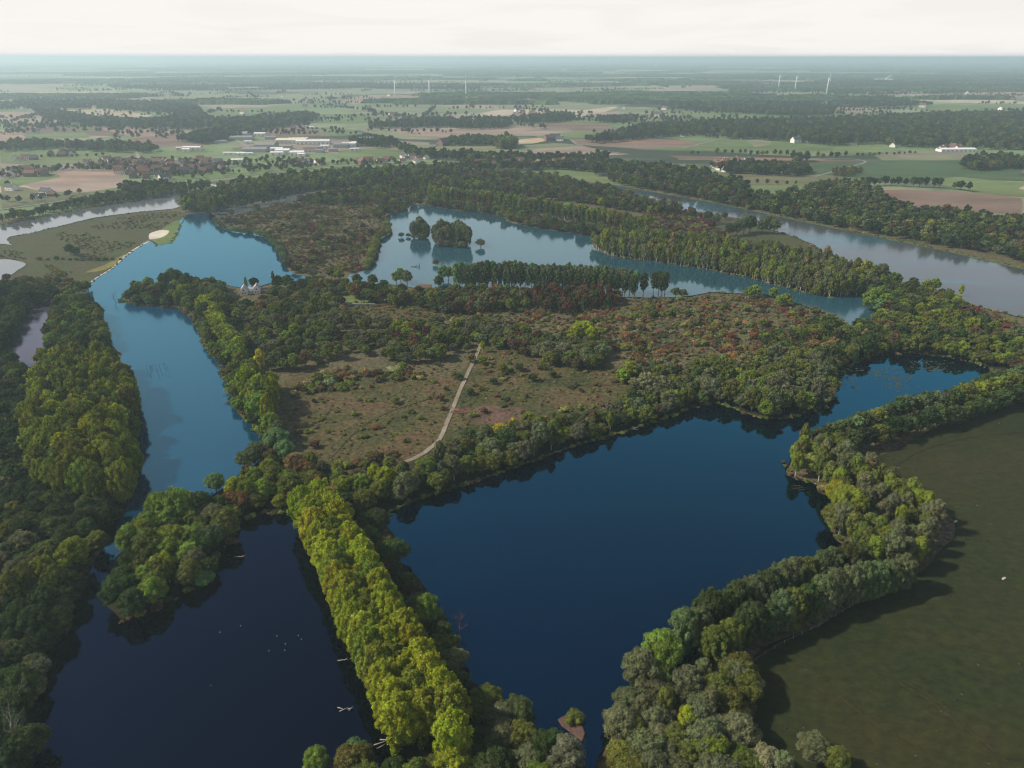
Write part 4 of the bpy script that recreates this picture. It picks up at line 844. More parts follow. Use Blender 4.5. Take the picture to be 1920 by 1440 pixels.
# rows round the middle lake
row('lake_row_a', '856,497 900,493 960,492 1020,495 1080,498 1140,502 1195,507', 21, 4.6, 'tall_poplar', (21, 24), {'bluegreen': 2, 'mint': 4, 'grey': 4, 'olive': 1}, 71, 'in the tall row on the shore of the middle lake', 'poplar_row')
row('lake_row_b', '875,500 960,500 1080,506 1190,514', 20, 6.0, 'tall_poplar', (19, 22), {'bluegreen': 5, 'dark': 2}, 72, 'in the near line of the tall row on the middle lake', 'poplar_row')
for x, y, h in ((1209, 510, 20), (1228, 508, 19), (1238, 507, 20), (1250, 508, 20), (1244, 512, 19), (1268, 540, 8), (1282, 543, 7)):
    hero('row_end', x, y, 'tall_poplar' if h > 10 else 'willow', h, 'dark' if h > 10 else 'bluegreen', 'standing clear at the right end of the tall row')
hero('row_start', 872, 493, 'poplar', 20, 'mint', 'at the left end of the tall row on the middle lake')
hero('row_start', 890, 492, 'poplar', 20, 'fresh', 'at the left end of the tall row on the middle lake')
zone('red_wood', '985,545 1060,540 1150,545 1160,560 1120,575 1060,580 1000,570', 5, 6.0, {'birch': 4, 'broad': 2}, {'birch': (9, 12), 'broad': (8, 11)}, {'wine': 3, 'rust': 1, 'brown': 5, 'dark': 1.5}, 73, 'in the reddish wood below the tall row', 'red_wood')
zone('row_foot_wood', '800,560 860,545 980,545 1000,572 900,585 820,580', 4, 6.4, {'broad': 4, 'willow': 3, 'birch': 1}, {'broad': (8, 11), 'willow': (6, 9), 'birch': (9, 12)}, {'brown': 3, 'olive': 4, 'rust': 0.6, 'dark': 3, 'wine': 0.3, 'grey': 2}, 74, 'in the mixed wood below the tall row', 'row_foot_wood')
zone('spit_wood', '1118,462 1150,452 1250,452 1340,462 1440,478 1520,493 1600,512 1660,528 1640,545 1600,552 1560,556 1500,545 1400,518 1330,505 1250,493 1150,479', 3, 5.4, {'birch': 8, 'tall_poplar': 2, 'willow': 1}, {'birch': (14, 18), 'tall_poplar': (16, 19), 'willow': (6, 9)}, {'olive': 5, 'grey': 4, 'moss': 2, 'tan': 0.6}, 75, 'in the pale-trunked wood along the narrow channel', 'spit_wood')
row('spit_front', '1112,464 1150,481 1250,495 1330,507 1400,521 1500,547 1560,559', 0, 4.2, 'birch', (12, 16), {'olive': 4, 'grey': 4, 'moss': 1}, 751, 'at the waterline of the pale-trunked wood', 'spit_wood', jitter=1.6)
for x, y, h, t in ((1385, 412, 18, 'bluegreen'), (1398, 405, 20, 'bluegreen'), (1410, 403, 20, 'dark'), (1432, 410, 17, 'bluegreen'), (1445, 402, 18, 'bluegreen'), (1455, 410, 17, 'bluegreen'), (1370, 418, 15, 'dark'), (1330, 395, 13, 'dark'), (1345, 400, 13, 'bluegreen'), (1300, 392, 12, 'dark'), (1360, 398, 9, 'dark')):
    hero('river_point_' + t, x, y, 'broad', h, t, 'on the river side of the spit')
zone('north_scrub', '1200,400 1260,392 1330,402 1345,425 1360,450 1330,458 1250,450 1200,445 1220,425', 1, 6.5, {'shrub': 6, 'willow': 1}, {'shrub': (2, 4), 'willow': (5, 8)}, {'wine': 3, 'brown': 4, 'red': 1, 'olive': 3}, 76, 'in the reddish scrub between lake and river', 'north_scrub', density=0.75)
row('north_row_a', '806,348 850,352 900,357 950,363 1000,370 1040,376 1080,384 1130,392 1180,400 1215,406', 19, 7.5, 'poplar', (19, 22), {'moss': 4, 'olive': 4, 'fresh': 1}, 77, 'in the poplar row on the far shore of the middle lake', 'poplar_row')
row('north_row_b', '840,360 900,366 960,374 1040,386 1100,396 1160,408', 16, 8.5, 'tall_poplar', (16, 20), {'olive': 4, 'brown': 2, 'dark': 2}, 78, 'in the second row on the far shore of the middle lake', 'poplar_row')
zone('north_shore_wood', '700,410 720,395 760,382 800,378 860,384 920,390 980,402 1060,420 1120,430 1180,432 1180,444 1100,440 1000,425 940,408 900,398 830,389 778,384 750,396 728,408', 3, 7.5, {'broad': 4, 'willow': 4}, {'broad': (9, 13), 'willow': (7, 9)}, {'dark': 4, 'olive': 4, 'brown': 2, 'grey': 1}, 79, 'on the far shore of the middle lake', 'north_shore_wood')
zone('north_wood', '660,345 780,330 900,325 1050,335 1150,352 1200,372 1280,392 1270,402 1200,398 1100,380 1000,368 900,356 800,350 720,362 670,358', 3, 8.5, {'broad': 6, 'willow': 3}, {'broad': (10, 15), 'willow': (7, 10)}, {'dark': 4, 'olive': 3, 'brown': 3, 'grey': 1, 'moss': 0.5}, 80, 'in the wood between lake and river', 'north_wood', density=0.9)
zone('headland_poplars', '340,386 380,370 430,358 520,342 620,332 720,326 860,322 860,334 760,340 680,346 600,354 520,366 440,380 395,396 350,396', 2, 8.5, {'poplar': 5, 'broad': 3}, {'poplar': (15, 20), 'broad': (11, 15)}, {'olive': 4, 'dark': 4, 'moss': 1.5, 'grey': 2}, 81, 'in the long wood between the river and the side channel', 'headland_poplars', avoid=False)
zone('channel_side', '560,381 600,368 700,356 780,350 820,360 770,380 720,395 700,380 640,382', 2, 8, {'broad': 3, 'willow': 4}, {'broad': (9, 12), 'willow': (6, 9)}, {'olive': 4, 'dark': 3, 'brown': 2}, 82, 'in the thicket beside the side channel', 'channel_side', avoid=False)
row('channel_glints', '404,404 420,396 440,391 462,389 500,384 540,376', 0, 9, 'broad', (8, 13), {'dark': 3, 'bluegreen': 2}, 821, 'in the drowned trees of the side channel', 'channel_side', jitter=5)
for x, y, h, t in ((340, 372, 13, 'fresh'), (352, 376, 12, 'fresh'), (367, 356, 13, 'bluegreen'), (378, 376, 12, 'fresh'), (345, 385, 9, 'mint')):
    hero('headland_point_' + t, x, y, 'broad', h, t, 'at the tip of the long wood by the river')
zone('west_heath', '410,410 440,398 480,385 560,374 640,374 700,384 722,396 722,430 708,455 700,478 690,505 640,515 580,520 546,510 532,490 520,465 500,450 445,434', 1, 5.6, {'shrub': 20, 'willow': 2}, {'shrub': (1.6, 3.8), 'willow': (4, 7)}, {'wine': 1.5, 'brown': 6, 'olive': 4, 'dark': 2, 'red': 0.5, 'grey': 1}, 83, 'in the brown scrub between the two lakes', 'west_heath', density=0.5, clump=30)
row('west_heath_edge', '404,416 416,430 446,437 480,441 505,452 520,464 530,485 537,501', 0, 6, 'willow', (4, 8), {'mint': 3, 'bluegreen': 4, 'olive': 2}, 84, 'on the lake edge of the brown scrub', 'west_heath_edge')
row('west_heath_edge2', '725,418 729,440 708,452 700,478 692,500 686,508', 0, 6, 'willow', (5, 9), {'moss': 3, 'olive': 4, 'fresh': 1}, 85, 'on the middle lake edge of the brown scrub', 'west_heath_edge')
# small islands in the middle lake
for zn, s, k, h in (('isle_a', '778,447 790,445 803,450', 'poplar', (18, 25)), ('isle_b', '820,458 832,455 845,455 858,456 870,458 878,464', 'poplar', (21, 27)), ('isle_b', '826,462 845,461 862,463', 'poplar', (18, 23)), ('isle_b', '824,464 845,464 876,468', 'willow', (5, 8)), ('isle_a', '776,449 800,452', 'willow', (5, 7)), ('isle_b', '880,463 878,466', 'tall_poplar', (21, 24)), ('isle_c', '902,465 910,465', 'willow', (9, 11)), ('isle_d', '818,499 830,499', 'willow', (6, 7))):
    row(zn, s, 0, 6.5, k, h, {'bluegreen': 3, 'dark': 2, 'grey': 2}, 86, 'on a small wooded island in the middle lake', jitter=0.6)
row('isle_a', '752,447 765,446 772,447', 0, 7.0, 'willow', (4, 6), {'bluegreen': 3}, 87, 'on a small wooded island in the middle lake', jitter=0.6)
# far side of the wide river
zone('river_wood', '1140,336 1190,338 1260,345 1340,358 1400,368 1450,372 1500,360 1545,348 1600,350 1650,362 1650,378 1700,395 1760,402 1820,408 1920,415 2050,430 2050,500 1920,488 1850,470 1760,458 1680,442 1600,428 1520,412 1450,398 1380,386 1300,368 1230,355 1160,345', 3, 9.0, {'broad': 7, 'willow': 2}, {'broad': (11, 16), 'willow': (7, 10)}, {'dark': 5, 'deep': 3, 'olive': 3, 'brown': 1.5, 'grey': 1}, 91, 'in the wood on the far bank of the wide river', 'river_wood')
hero('yellow_spot', 1748, 412, 'birch', 17, 'lime', 'alone in the dark wood across the wide river')
hero('yellow_spot', 1352, 345, 'poplar', 18, 'moss', 'in the wood across the wide river')
row('plough_hedge', '1615,347 1660,346 1710,348 1762,350 1765,352', 2, 10, 'broad', (12, 15), {'deep': 4, 'dark': 3}, 92, 'in the row along the ploughed field', 'field_hedge')
row('plough_hedge', '1790,353 1810,356 1828,358', 2, 10, 'broad', (11, 15), {'deep': 4, 'dark': 3}, 93, 'in the row along the ploughed field', 'field_hedge')
FT = {'dark': 5, 'deep': 5, 'olive': 2, 'brown': 1}
def far_zone(zn, s, sp, seed, name='far_wood', h=(12, 17), tints=FT, density=1.0, clump=0.0, place='in a far wood'):
    zone(zn, s, 5, sp, {'broad': 1}, {'broad': h}, tints, seed, place, name, density=density, clump=clump, avoid=False)
far_zone('f1', '1804,302 1840,296 1890,295 1920,300 2000,302 2000,312 1900,313 1830,316 1804,312', 10, 101)
far_zone('f2', '1098,262 1160,252 1200,238 1300,232 1420,228 1500,226 1640,222 1740,216 1920,214 2100,214 2100,282 1920,278 1800,275 1700,272 1640,266 1560,270 1480,262 1400,258 1368,258 1350,250 1280,250 1240,254 1180,260 1120,266', 13, 102, name='ridge_forest', h=(13, 19))
far_zone('f3', '1240,198 1300,190 1440,188 1520,195 1566,206 1560,214 1480,216 1400,212 1300,206', 14, 103)
far_zone('f4', '692,234 760,228 850,222 850,236 760,238 692,238', 13, 104)
far_zone('f5', '845,234 860,226 960,222 955,238 900,240 850,238', 13, 105)
far_zone('f6', '960,226 1000,218 1060,214 1080,222 1040,228 970,230', 13, 106)
far_zone('f7', '1120,222 1190,218 1195,226 1125,228', 13, 107)
far_zone('f8', '838,262 900,258 926,260 926,270 838,270', 10, 108, h=(12, 15), tints={'bluegreen': 3, 'dark': 3})
zone('f8b', '928,268 965,266 970,275 930,276', 5, 9, {'poplar': 1}, {'poplar': (19, 24)}, {'olive': 3, 'fresh': 2, 'bluegreen': 2}, 109, 'in the tall clump among the far fields', 'far_wood', avoid=False)
far_zone('f9', '0,196 60,188 200,190 300,192 370,200 380,212 300,210 200,202 60,200 0,204', 15, 110)
far_zone('f10', '60,204 120,210 180,222 260,226 320,222 330,212 380,214 400,224 470,222 480,234 360,240 260,238 160,232 80,220', 14, 111)
far_zone('f11', '395,246 430,236 480,222 560,214 600,218 570,230 500,240 460,252 420,262 380,268 330,262', 12, 112)
far_zone('f12', '0,272 60,266 140,270 200,270 260,272 300,276 280,284 200,282 100,276 0,282', 11, 113, density=0.8, tints={'dark': 4, 'olive': 3, 'brown': 3})
far_zone('f13', '650,262 700,258 740,268 722,276 670,270', 11, 114, density=0.7)
far_zone('f13b', '742,264 770,281 830,289 900,291 960,294 1050,294 1135,295 1140,301 1050,302 900,300 830,297 765,289 735,270', 10, 1141, density=0.8)
far_zone('f14', '0,318 60,310 140,308 230,300 300,296 380,300 400,310 360,322 300,322 250,318 180,316 100,320 0,332', 10, 115, density=0.36, name='village_trees', h=(6, 10), tints={'dark': 4, 'olive': 3, 'brown': 3, 'wine': 1})
far_zone('f15', '300,320 380,308 500,292 640,300 760,300 760,304 640,306 520,316 420,325 350,332', 10, 116, density=0.36, name='village_trees', h=(6, 10), tints={'dark': 4, 'olive': 3, 'brown': 2})
far_zone('f16', '860,308 1000,306 1140,306 1250,314 1330,322 1330,334 1250,336 1150,322 1050,314 900,316 780,322 760,316', 10, 117, density=0.85, h=(10, 15))
far_zone('f17', '220,362 300,352 380,342 400,348 330,360 240,374 150,384 60,402 0,414 0,406 60,396 150,374', 8.5, 118, name='river_bank_wood', h=(7, 12), tints={'dark': 4, 'olive': 3, 'grey': 1})
far_zone('f18', '225,352 245,346 300,346 330,350 300,360 235,364', 9, 119, name='river_bank_wood', h=(11, 15))
far_zone('f19', '1480,296 1510,294 1520,300 1490,302', 10, 120, density=0.6)
far_zone('f20', '1560,318 1600,312 1616,318 1600,326 1565,326', 8, 121, h=(5, 8), tints={'olive': 2, 'brown': 3})
far_zone('f21', '1335,310 1400,306 1500,312 1525,320 1500,326 1440,324 1360,320', 9.5, 122, h=(11, 15))
far_zone('f22', '1240,318 1300,325 1350,336 1390,340 1400,352 1380,368 1300,352 1250,342 1230,330', 9.5, 123, h=(11, 15), name='river_wood')
far_zone('f23', '1280,182 1400,178 1430,184 1320,188', 15, 124)
far_zone('f24', '1560,186 1660,182 1700,190 1750,196 1640,200 1570,194', 14, 125)
far_zone('f25', '1420,160 1600,150 1920,140 1920,168 1760,176 1640,178 1560,174', 24, 126, density=0.7, clump=500)
far_zone('f26', '200,160 420,160 640,156 900,158 900,168 640,166 420,170 220,168', 24, 127, density=0.7, clump=500)
for s, sd, h in (('1300,290 1320,289', 1, (6, 9)), ('1345,289 1380,288 1400,288', 2, (9, 13)), ('1405,292 1420,292 1440,290 1462,292 1480,292', 3, (9, 14)), ('1530,296 1560,296 1585,294 1590,294', 4, (9, 14)), ('1605,293 1640,292 1680,290 1720,288', 5, (6, 8)), ('1405,345 1425,345 1470,346 1500,347', 6, (6, 9)), ('0,240 30,238 45,238', 7, (11, 14)), ('60,237 80,236', 8, (11, 14)), ('88,235 118,234', 9, (11, 14)), ('128,232 140,232', 10, (12, 15)), ('220,254 240,253 250,255', 11, (11, 14)), ('266,250 290,249 312,248', 12, (9, 14)), ('0,374 40,380 80,374', 13, (7, 10)), ('20,352 40,350', 14, (8, 11)), ('110,372 150,362', 15, (7, 10)), ('520,252 545,252 575,252 600,253', 16, (8, 11)), ('80,296 110,294 140,295 175,293 200,292', 17, (6, 8)), ('1290,336 1305,330', 18, (9, 12)), ('300,226 340,226 380,228', 19, (10, 13)), ('430,236 480,232', 20, (9, 12)), ('740,236 790,235', 21, (8, 11)), ('1430,232 1455,236', 22, (9, 12)), ('1115,330 1120,322 1118,316', 23, (17, 20))):
    row('hedge_%d' % sd, s, 1, 14, 'broad', h, {'dark': 4, 'deep': 3, 'olive': 1}, 200 + sd, 'in a hedgerow among the far fields', 'field_hedge', jitter=3)
# east side, right of the channel
zone('east_wood', '1625,560 1640,525 1700,525 1790,550 1800,575 1920,640 2000,680 2000,700 1920,690 1860,686 1780,665 1740,640 1700,600 1650,610', 5, 7.0, {'broad': 5, 'willow': 4}, {'broad': (9, 13), 'willow': (6, 9)}, {'olive': 5, 'dark': 4, 'moss': 1.4, 'brown': 1, 'grey': 1}, 94, 'in the wood right of the narrow channel', 'east_wood', density=0.9)
zone('east_scrub', '1740,560 1800,572 1920,605 2050,640 2050,680 1920,640 1800,600', 1, 6.5, {'shrub': 1}, {'shrub': (2, 4)}, {'wine': 3, 'brown': 4, 'olive': 2}, 95, 'in the dark scrub beside the wide river', 'east_scrub', density=0.8)
for x, y, h, t, k in ((1640, 540, 16, 'fresh', 'poplar'), (1655, 535, 16, 'fresh', 'poplar'), (1632, 548, 15, 'fresh', 'broad'), (1665, 550, 14, 'fresh', 'broad'), (1650, 560, 12, 'mint', 'broad'), (1742, 525, 12, 'moss', 'broad'), (1756, 522, 12, 'fresh', 'broad'), (1805, 535, 10, 'lime', 'birch'), (1620, 497, 12, 'bluegreen', 'broad'), (1648, 503, 12, 'dark', 'broad'), (1680, 512, 12, 'dark', 'broad'), (1715, 520, 11, 'dark', 'broad'), (1700, 560, 11, 'moss', 'broad'), (1730, 568, 11, 'moss', 'broad'), (1875, 640, 10, 'moss', 'broad'), (1780, 650 - 15, 9, 'grey', 'willow'), (1800, 600, 9, 'grey', 'birch')):
    hero('east_' + t, x, y, k, h, t, 'right of the mouth of the narrow channel')

# reeds and rank grass along the shores, tufts on the pasture
RT = {'olive': 5, 'tan': 1, 'brown': 3, 'dark': 2}
for i, (q, hh, sp) in enumerate((('716,972 740,958 770,944 800,932 850,918 900,902 950,885 1000,866 1050,848 1100,832 1150,817 1200,802 1250,785 1290,770 1340,758 1365,764 1400,778 1440,788 1480,786 1520,774 1552,764', (0.8, 2.2), 3.2),
        ('1474,872 1482,896 1530,914 1556,936 1552,980 1572,1016', (0.8, 2.2), 3.0), ('232,1166 270,1158 310,1135 350,1112 390,1085 405,1055 420,1030 440,1010 452,980 480,968 520,962 560,962', (0.8, 2.4), 3.0),
        ('160,548 166,536 186,520 206,508 236,481 262,463 284,452 296,462 320,458 334,436 348,406', (0.6, 1.4), 3.2), ('0,425 60,411 100,404 200,384 260,374 340,356', (1.0, 3.0), 6),
        ('20,446 60,437 200,406 300,395 345,402', (0.6, 1.6), 5), ('1150,482 1250,496 1330,508 1400,522 1500,548 1560,561', (0.8, 2.4), 4), ('1180,352 1300,374 1400,393 1520,419 1700,456 1800,477 1920,505', (0.8, 2.4), 4.5),
        ('1534,468 1490,446 1450,433 1400,416', (0.8, 2.0), 4), ('1538,480 1560,502 1640,530 1740,556 1800,568 1920,598', (1.0, 2.4), 4), ('1568,712 1590,690 1640,668 1700,664 1780,672 1830,684 1866,700', (0.8, 2.2), 3.5),
        ('1330,550 1380,552 1420,552 1466,562 1500,574 1556,592 1612,622', (0.8, 2.4), 3.5), ('228,566 240,571 280,576 340,580 366,602 378,640 410,680 430,715 440,760 478,800 500,835 488,862', (0.8, 2.6), 3.2))):
    row('reeds_%d' % i, q, 0, sp, 'shrub', hh, RT, 600 + i, 'along the shore', 'shore_reeds', jitter=1.3)
zone('pasture_tufts', '1620,900 1700,850 1800,800 1920,765 1920,1440 1400,1440 1440,1330 1440,1250 1600,1160 1760,1060 1800,980 1720,920', 0, 5.0, {'shrub': 1}, {'shrub': (0.2, 0.45)}, {'dark': 3, 'brown': 3, 'deep': 4}, 640, 'on the dark pasture', 'pasture_tufts', density=0.16)

# ------------------------------------------------------------------ the largest in view become things, the rest masses
ORD = 'zero first second third fourth fifth sixth seventh eighth ninth tenth eleventh twelfth thirteenth fourteenth fifteenth sixteenth seventeenth eighteenth nineteenth twentieth'.split()
TENS = {2: 'twenty', 3: 'thirty', 4: 'forty', 5: 'fifty', 6: 'sixty', 7: 'seventy', 8: 'eighty', 9: 'ninety'}
def ordinal(n):
    if n <= 20: return ORD[n]
    if n % 10: return TENS[n // 10] + '-' + ORD[n % 10]
    return TENS[n // 10][:-1] + 'ieth'
KNAME = {'poplar': ('poplar_tree', 'poplar', 'poplar'), 'tall_poplar': ('slender_poplar_tree', 'slender poplar', 'poplar'), 'willow': ('willow_tree', 'round willow', 'willow'), 'broad': ('leafy_tree', 'broad leafy tree', 'tree'),
         'birch': ('birch_tree', 'pale-trunked birch', 'birch'), 'column': ('column_poplar_tree', 'narrow column poplar', 'poplar'), 'shrub': ('shrub', 'low shrub', 'shrub')}
ROWS = ('avenue', 'pasture_', 'grove_edge', 'lake_row', 'north_row', 'house_trees', 'plough_hedge', 'lakeside', 'row_')
LIMIT = {'poplar': 150, 'tall_poplar': 60, 'willow': 120, 'broad': 160, 'birch': 60, 'column': 2, 'shrub': 60}
CLEAR = [(*at(a, b), 4.5) for a, b in ((905, 642), (900, 652), (896, 660), (890, 672), (886, 682), (880, 692), (875, 702), (868, 716), (860, 734), (850, 760), (838, 790), (825, 822), (812, 840), (795, 853), (778, 862), (890, 690), (870, 730), (858, 752), (845, 778), (812, 852), (800, 866), (788, 880), (775, 876), (762, 880), (795, 878), (772, 892), (815, 866))] + [(*at(470, 548), 17), (*at(472, 556), 15), (*at(470, 566), 12), (*at(857, 612), 7), (*at(798, 549), 9)]
PLANTS = [p for p in PLANTS if ZONES[p[6]][1] is None or not any(math.hypot(p[0] - a, p[1] - b) < r for a, b, r in CLEAR)]
px_info = [to_px(p[0], p[1], p[3] * 0.6) for p in PLANTS]
cand = {}
for i, p in enumerate(PLANTS):
    X, Y, d = px_info[i]
    if not (5 < X < 1915 and 60 < Y < 1432): continue
    sc = p[3] * (1.6 if p[2] in ('broad', 'poplar') else 1.0) / d
    if ZONES[p[6]][1] is None: sc += 10
    if p[6].startswith(('avenue', 'pasture_row', 'lake_row_a', 'isle')): sc += 5
    cand.setdefault(p[2], []).append((-sc, i))
chosen = set()
for k, l in cand.items():
    l = [q for q in l if not PLANTS[q[1]][6].startswith(('reeds', 'pasture_tufts'))]
    l.sort()
    chosen |= {i for _, i in l[:LIMIT[k]]}
byzone = {}
for i in sorted(chosen): byzone.setdefault(PLANTS[i][6].split('_' + PLANTS[i][4])[0], []).append(i)
nthing = 0
for zk, ids in byzone.items():
    place = ZONES[PLANTS[ids[0]][6]][0]
    cnt = {}
    for i in ids: cnt.setdefault((PLANTS[i][2], PLANTS[i][4]), []).append(i)
    for (kd, tn), l in cnt.items():
        l.sort(key=lambda i: -px_info[i][1])
        for n, i in enumerate(l):
            x, y, kind, h, tint, c, zn = PLANTS[i]
            nm, kn, cat = KNAME[kind]
            rs = random.Random(i * 7 + 1)
            v = rs.randrange(KIND[kind]['var']); s = h / KIND[kind]['H']; rz = rs.uniform(0, 6.28)
            dist = math.hypot(x, y, CAM_H)
            lod = 0 if dist < 430 else 1 if dist < 1000 else 2
            w = s ** 0.75 if kind not in ('shrub',) else s
            root = empty(nm, (x, y, 0.45), rz)
            root.scale = (w * rs.uniform(0.93, 1.07), w * rs.uniform(0.93, 1.07), s)
            pl = place
            if len(l) == 1: lab = f'{TNAME[tint]} {kn} {pl}'
            elif n == 0: lab = f'{TNAME[tint]} {kn} {pl}, lowest of its colour in the photo'
            else: lab = f'{TNAME[tint]} {kn} {pl}, {ordinal(n + 1)} upward'
            wd = lab.split()
            if len(wd) > 16: lab = ' '.join(lab.replace(' in the photo', '').replace(' of its colour', '').split()[:16])
            tag(root, lab, cat, group=f'{cat} trees {place}' if cat not in ('tree', 'shrub') else f'{cat}s {place}')
            cr = link('crown', CROWN[kind, v, lod], root); cr['tint'] = c
            link('trunk', TRUNK[kind, v], root)
            nthing += 1
rest = {}
for i, p in enumerate(PLANTS):
    if i in chosen: continue
    X, Y, d = px_info[i]
    if not (-160 < X < 2080 and Y < 1640): continue
    key = ZONES[p[6]][1] or 'scattered_trees'
    rest.setdefault(key, []).append(i)

def scatter(name, mesh_list, P, ROT, SCL, IDX, TINT, label=None):
    """one mass: points that each carry one of a few plant meshes (the meshes live in the node tree, not in the scene)"""
    me = bpy.data.meshes.new(name)
    me.vertices.add(len(P)); me.vertices.foreach_set('co', np.array(P, dtype=np.float32).ravel())
    for nm, tp, arr in (('rotz', 'FLOAT', ROT), ('idx', 'INT', IDX)):
        a = me.attributes.new(nm, tp, 'POINT'); a.data.foreach_set('value', np.array(arr, dtype=np.float32 if tp == 'FLOAT' else np.int32))
    a = me.attributes.new('scl', 'FLOAT_VECTOR', 'POINT'); a.data.foreach_set('vector', np.array(SCL, dtype=np.float32).ravel())
    a = me.attributes.new('tint', 'FLOAT_VECTOR', 'POINT'); a.data.foreach_set('vector', np.array(TINT, dtype=np.float32).ravel())
    me.update()
    o = link(name, me); tag(o, label, kind='stuff')
    ng = bpy.data.node_groups.new(name, 'GeometryNodeTree')
    ng.interface.new_socket('Geometry', in_out='INPUT', socket_type='NodeSocketGeometry')
    ng.interface.new_socket('Geometry', in_out='OUTPUT', socket_type='NodeSocketGeometry')
    N, Lk = ng.nodes, ng.links
    gi, go = N.new('NodeGroupInput'), N.new('NodeGroupOutput')
    m2p = N.new('GeometryNodeMeshToPoints'); Lk.new(gi.outputs[0], m2p.inputs['Mesh'])
    iop = N.new('GeometryNodeInstanceOnPoints'); Lk.new(m2p.outputs[0], iop.inputs['Points'])
    jn = N.new('GeometryNodeJoinGeometry')
    # joined inputs arrive last link first, so link them in reverse to keep the index order
    for srcm in reversed(mesh_list):
        oi = N.new('GeometryNodeObjectInfo'); oi.inputs['Object'].default_value = SRC(srcm)
        g2 = N.new('GeometryNodeGeometryToInstance'); Lk.new(oi.outputs['Geometry'], g2.inputs[0]); Lk.new(g2.outputs[0], jn.inputs[0])
    Lk.new(jn.outputs[0], iop.inputs['Instance'])
    iop.inputs['Pick Instance'].default_value = True
    def attr(n, t, kind):
        q = N.new('GeometryNodeInputNamedAttribute'); q.data_type = t; q.inputs['Name'].default_value = n
        return q.outputs[0]
    Lk.new(attr('idx', 'INT', None), iop.inputs['Instance Index'])
    cx = N.new('ShaderNodeCombineXYZ'); Lk.new(attr('rotz', 'FLOAT', None), cx.inputs[2])
    Lk.new(cx.outputs[0], iop.inputs['Rotation'])
    Lk.new(attr('scl', 'FLOAT_VECTOR', None), iop.inputs['Scale'])
    Lk.new(iop.outputs[0], go.inputs[0])
    md = o.modifiers.new('plants', 'NODES'); md.node_group = ng
    return o
_src = {}
def SRC(me):
    if me.name not in _src:
        _src[me.name] = bpy.data.objects.new(me.name, me)      # not linked to the scene
    return _src[me.name]
STUFF_LABEL = {}
for key, ids in rest.items():
    combos = []; P, RO, SL, IX, TI = [], [], [], [], []
    for i in ids:
        x, y, kind, h, tint, c, zn = PLANTS[i]
        rs = random.Random(i * 7 + 1); v = rs.randrange(KIND[kind]['var'])
        dist = math.hypot(x, y, CAM_H); lod = 0 if dist < 400 else 1 if dist < 900 else 2
        if kind == 'shrub': lod = 0 if dist < 330 else 1 if dist < 620 else 2
        k = (kind, v, lod)
        if k not in combos: combos.append(k)
        s = h / KIND[kind]['H']; w = s ** 0.75 if kind != 'shrub' else s * rs.uniform(0.8, 1.4)
        P.append((x, y, 0.42)); RO.append(rs.uniform(0, 6.28)); wv = rs.uniform(0.78, 1.2); SL.append((w * wv * rs.uniform(0.88, 1.12), w * wv * rs.uniform(0.88, 1.12), s * rs.uniform(0.9, 1.12))); IX.append(combos.index(k)); TI.append(c)
    scatter(key, [WHOLE[k] for k in combos], P, RO, SL, IX, TI)
print('PLANTS', len(PLANTS), 'things', nthing, 'rest', {k: len(v) for k, v in rest.items()}, flush=True)

# ------------------------------------------------------------------ woods on the horizon
dm = []
for v in range(4):
    rs = np.random.RandomState(900 + v); V, F, va = [], [], []
    nx, ny = 13, 9
    for j in range(ny):
        for i in range(nx):
            u, w = (i / (nx - 1) - 0.5) * 2, (j / (ny - 1) - 0.5) * 2
            e = abs(u) ** 2.5 + abs(w) ** 2.5 * rs.uniform(0.85, 1.15)
            V.append((u * 75 + rs.uniform(-4, 4), w * 34 + rs.uniform(-3, 3), -1 if e > 0.97 or i in (0, nx - 1) or j in (0, ny - 1) else rs.uniform(9, 16)))
    for j in range(ny - 1):
        for i in range(nx - 1):
            q = j * nx + i; F.append((q, q + 1, q + nx + 1, q + nx)); va.append(rs.uniform(0.1, 0.9))
    dm.append(mesh_from('canopy_patch', V, F, [M_LEAF], fvar=va))
rs = np.random.RandomState(77)
P, RO, SL, IX, TI = [], [], [], [], []
for k in range(52000):
    t = rs.rand(); Y = 3300 * (34000 / 3300) ** t; X = rs.uniform(-0.78, 0.78) * Y
    sxy = 1.0 + max(0, (Y - 7000) / 9000)
    n = mnoise.fractal(Vector((X / 1900 + 3, Y / 900 + 7, 0.3)), 1.0, 2.0, 5) + 0.10 * min(1, (Y - 3300) / 6000)
    if n < 0.25: continue
    P.append((X, Y, 0.3)); RO.append(rs.normal() * 0.25); SL.append((sxy * rs.uniform(0.6, 1.5), sxy * rs.uniform(0.6, 1.4), rs.uniform(0.8, 1.25))); IX.append(rs.randint(4))
    c = T['deep'] if rs.rand() < 0.6 else T['dark']; b = rs.uniform(0.8, 1.5); TI.append(tuple(v * b for v in c))
scatter('distant_woodland', dm, P, RO, SL, IX, TI)
# thin hedgerows and lines of trees between the far fields
P, RO, SL, IX, TI = [], [], [], [], []
for k in range(430):
    Y = 1700 * (9500 / 1700) ** rs.rand(); X = rs.uniform(-0.75, 0.75) * Y; a = rs.choice([0.15, 0.25, 0.25 + math.pi / 2]) + rs.normal() * 0.3; L = rs.uniform(80, 620)
    if to_px(X, Y, 0)[1] > 262 or 380 < to_px(X, Y, 0)[0] < 740 and to_px(X, Y, 0)[1] > 246: continue
    for q in range(int(L / 13)):
        if rs.rand() < 0.25: continue
        x = X + math.cos(a) * q * 13 + rs.uniform(-4, 4); y = Y + math.sin(a) * q * 13 + rs.uniform(-4, 4); h = rs.uniform(0.35, 1.0)
        P.append((x, y, 0.3)); RO.append(rs.uniform(0, 6)); SL.append((h * 1.1, h * 1.1, h)); IX.append(rs.randint(4)); TI.append(T[('deep', 'dark', 'brown')[rs.randint(3)]])
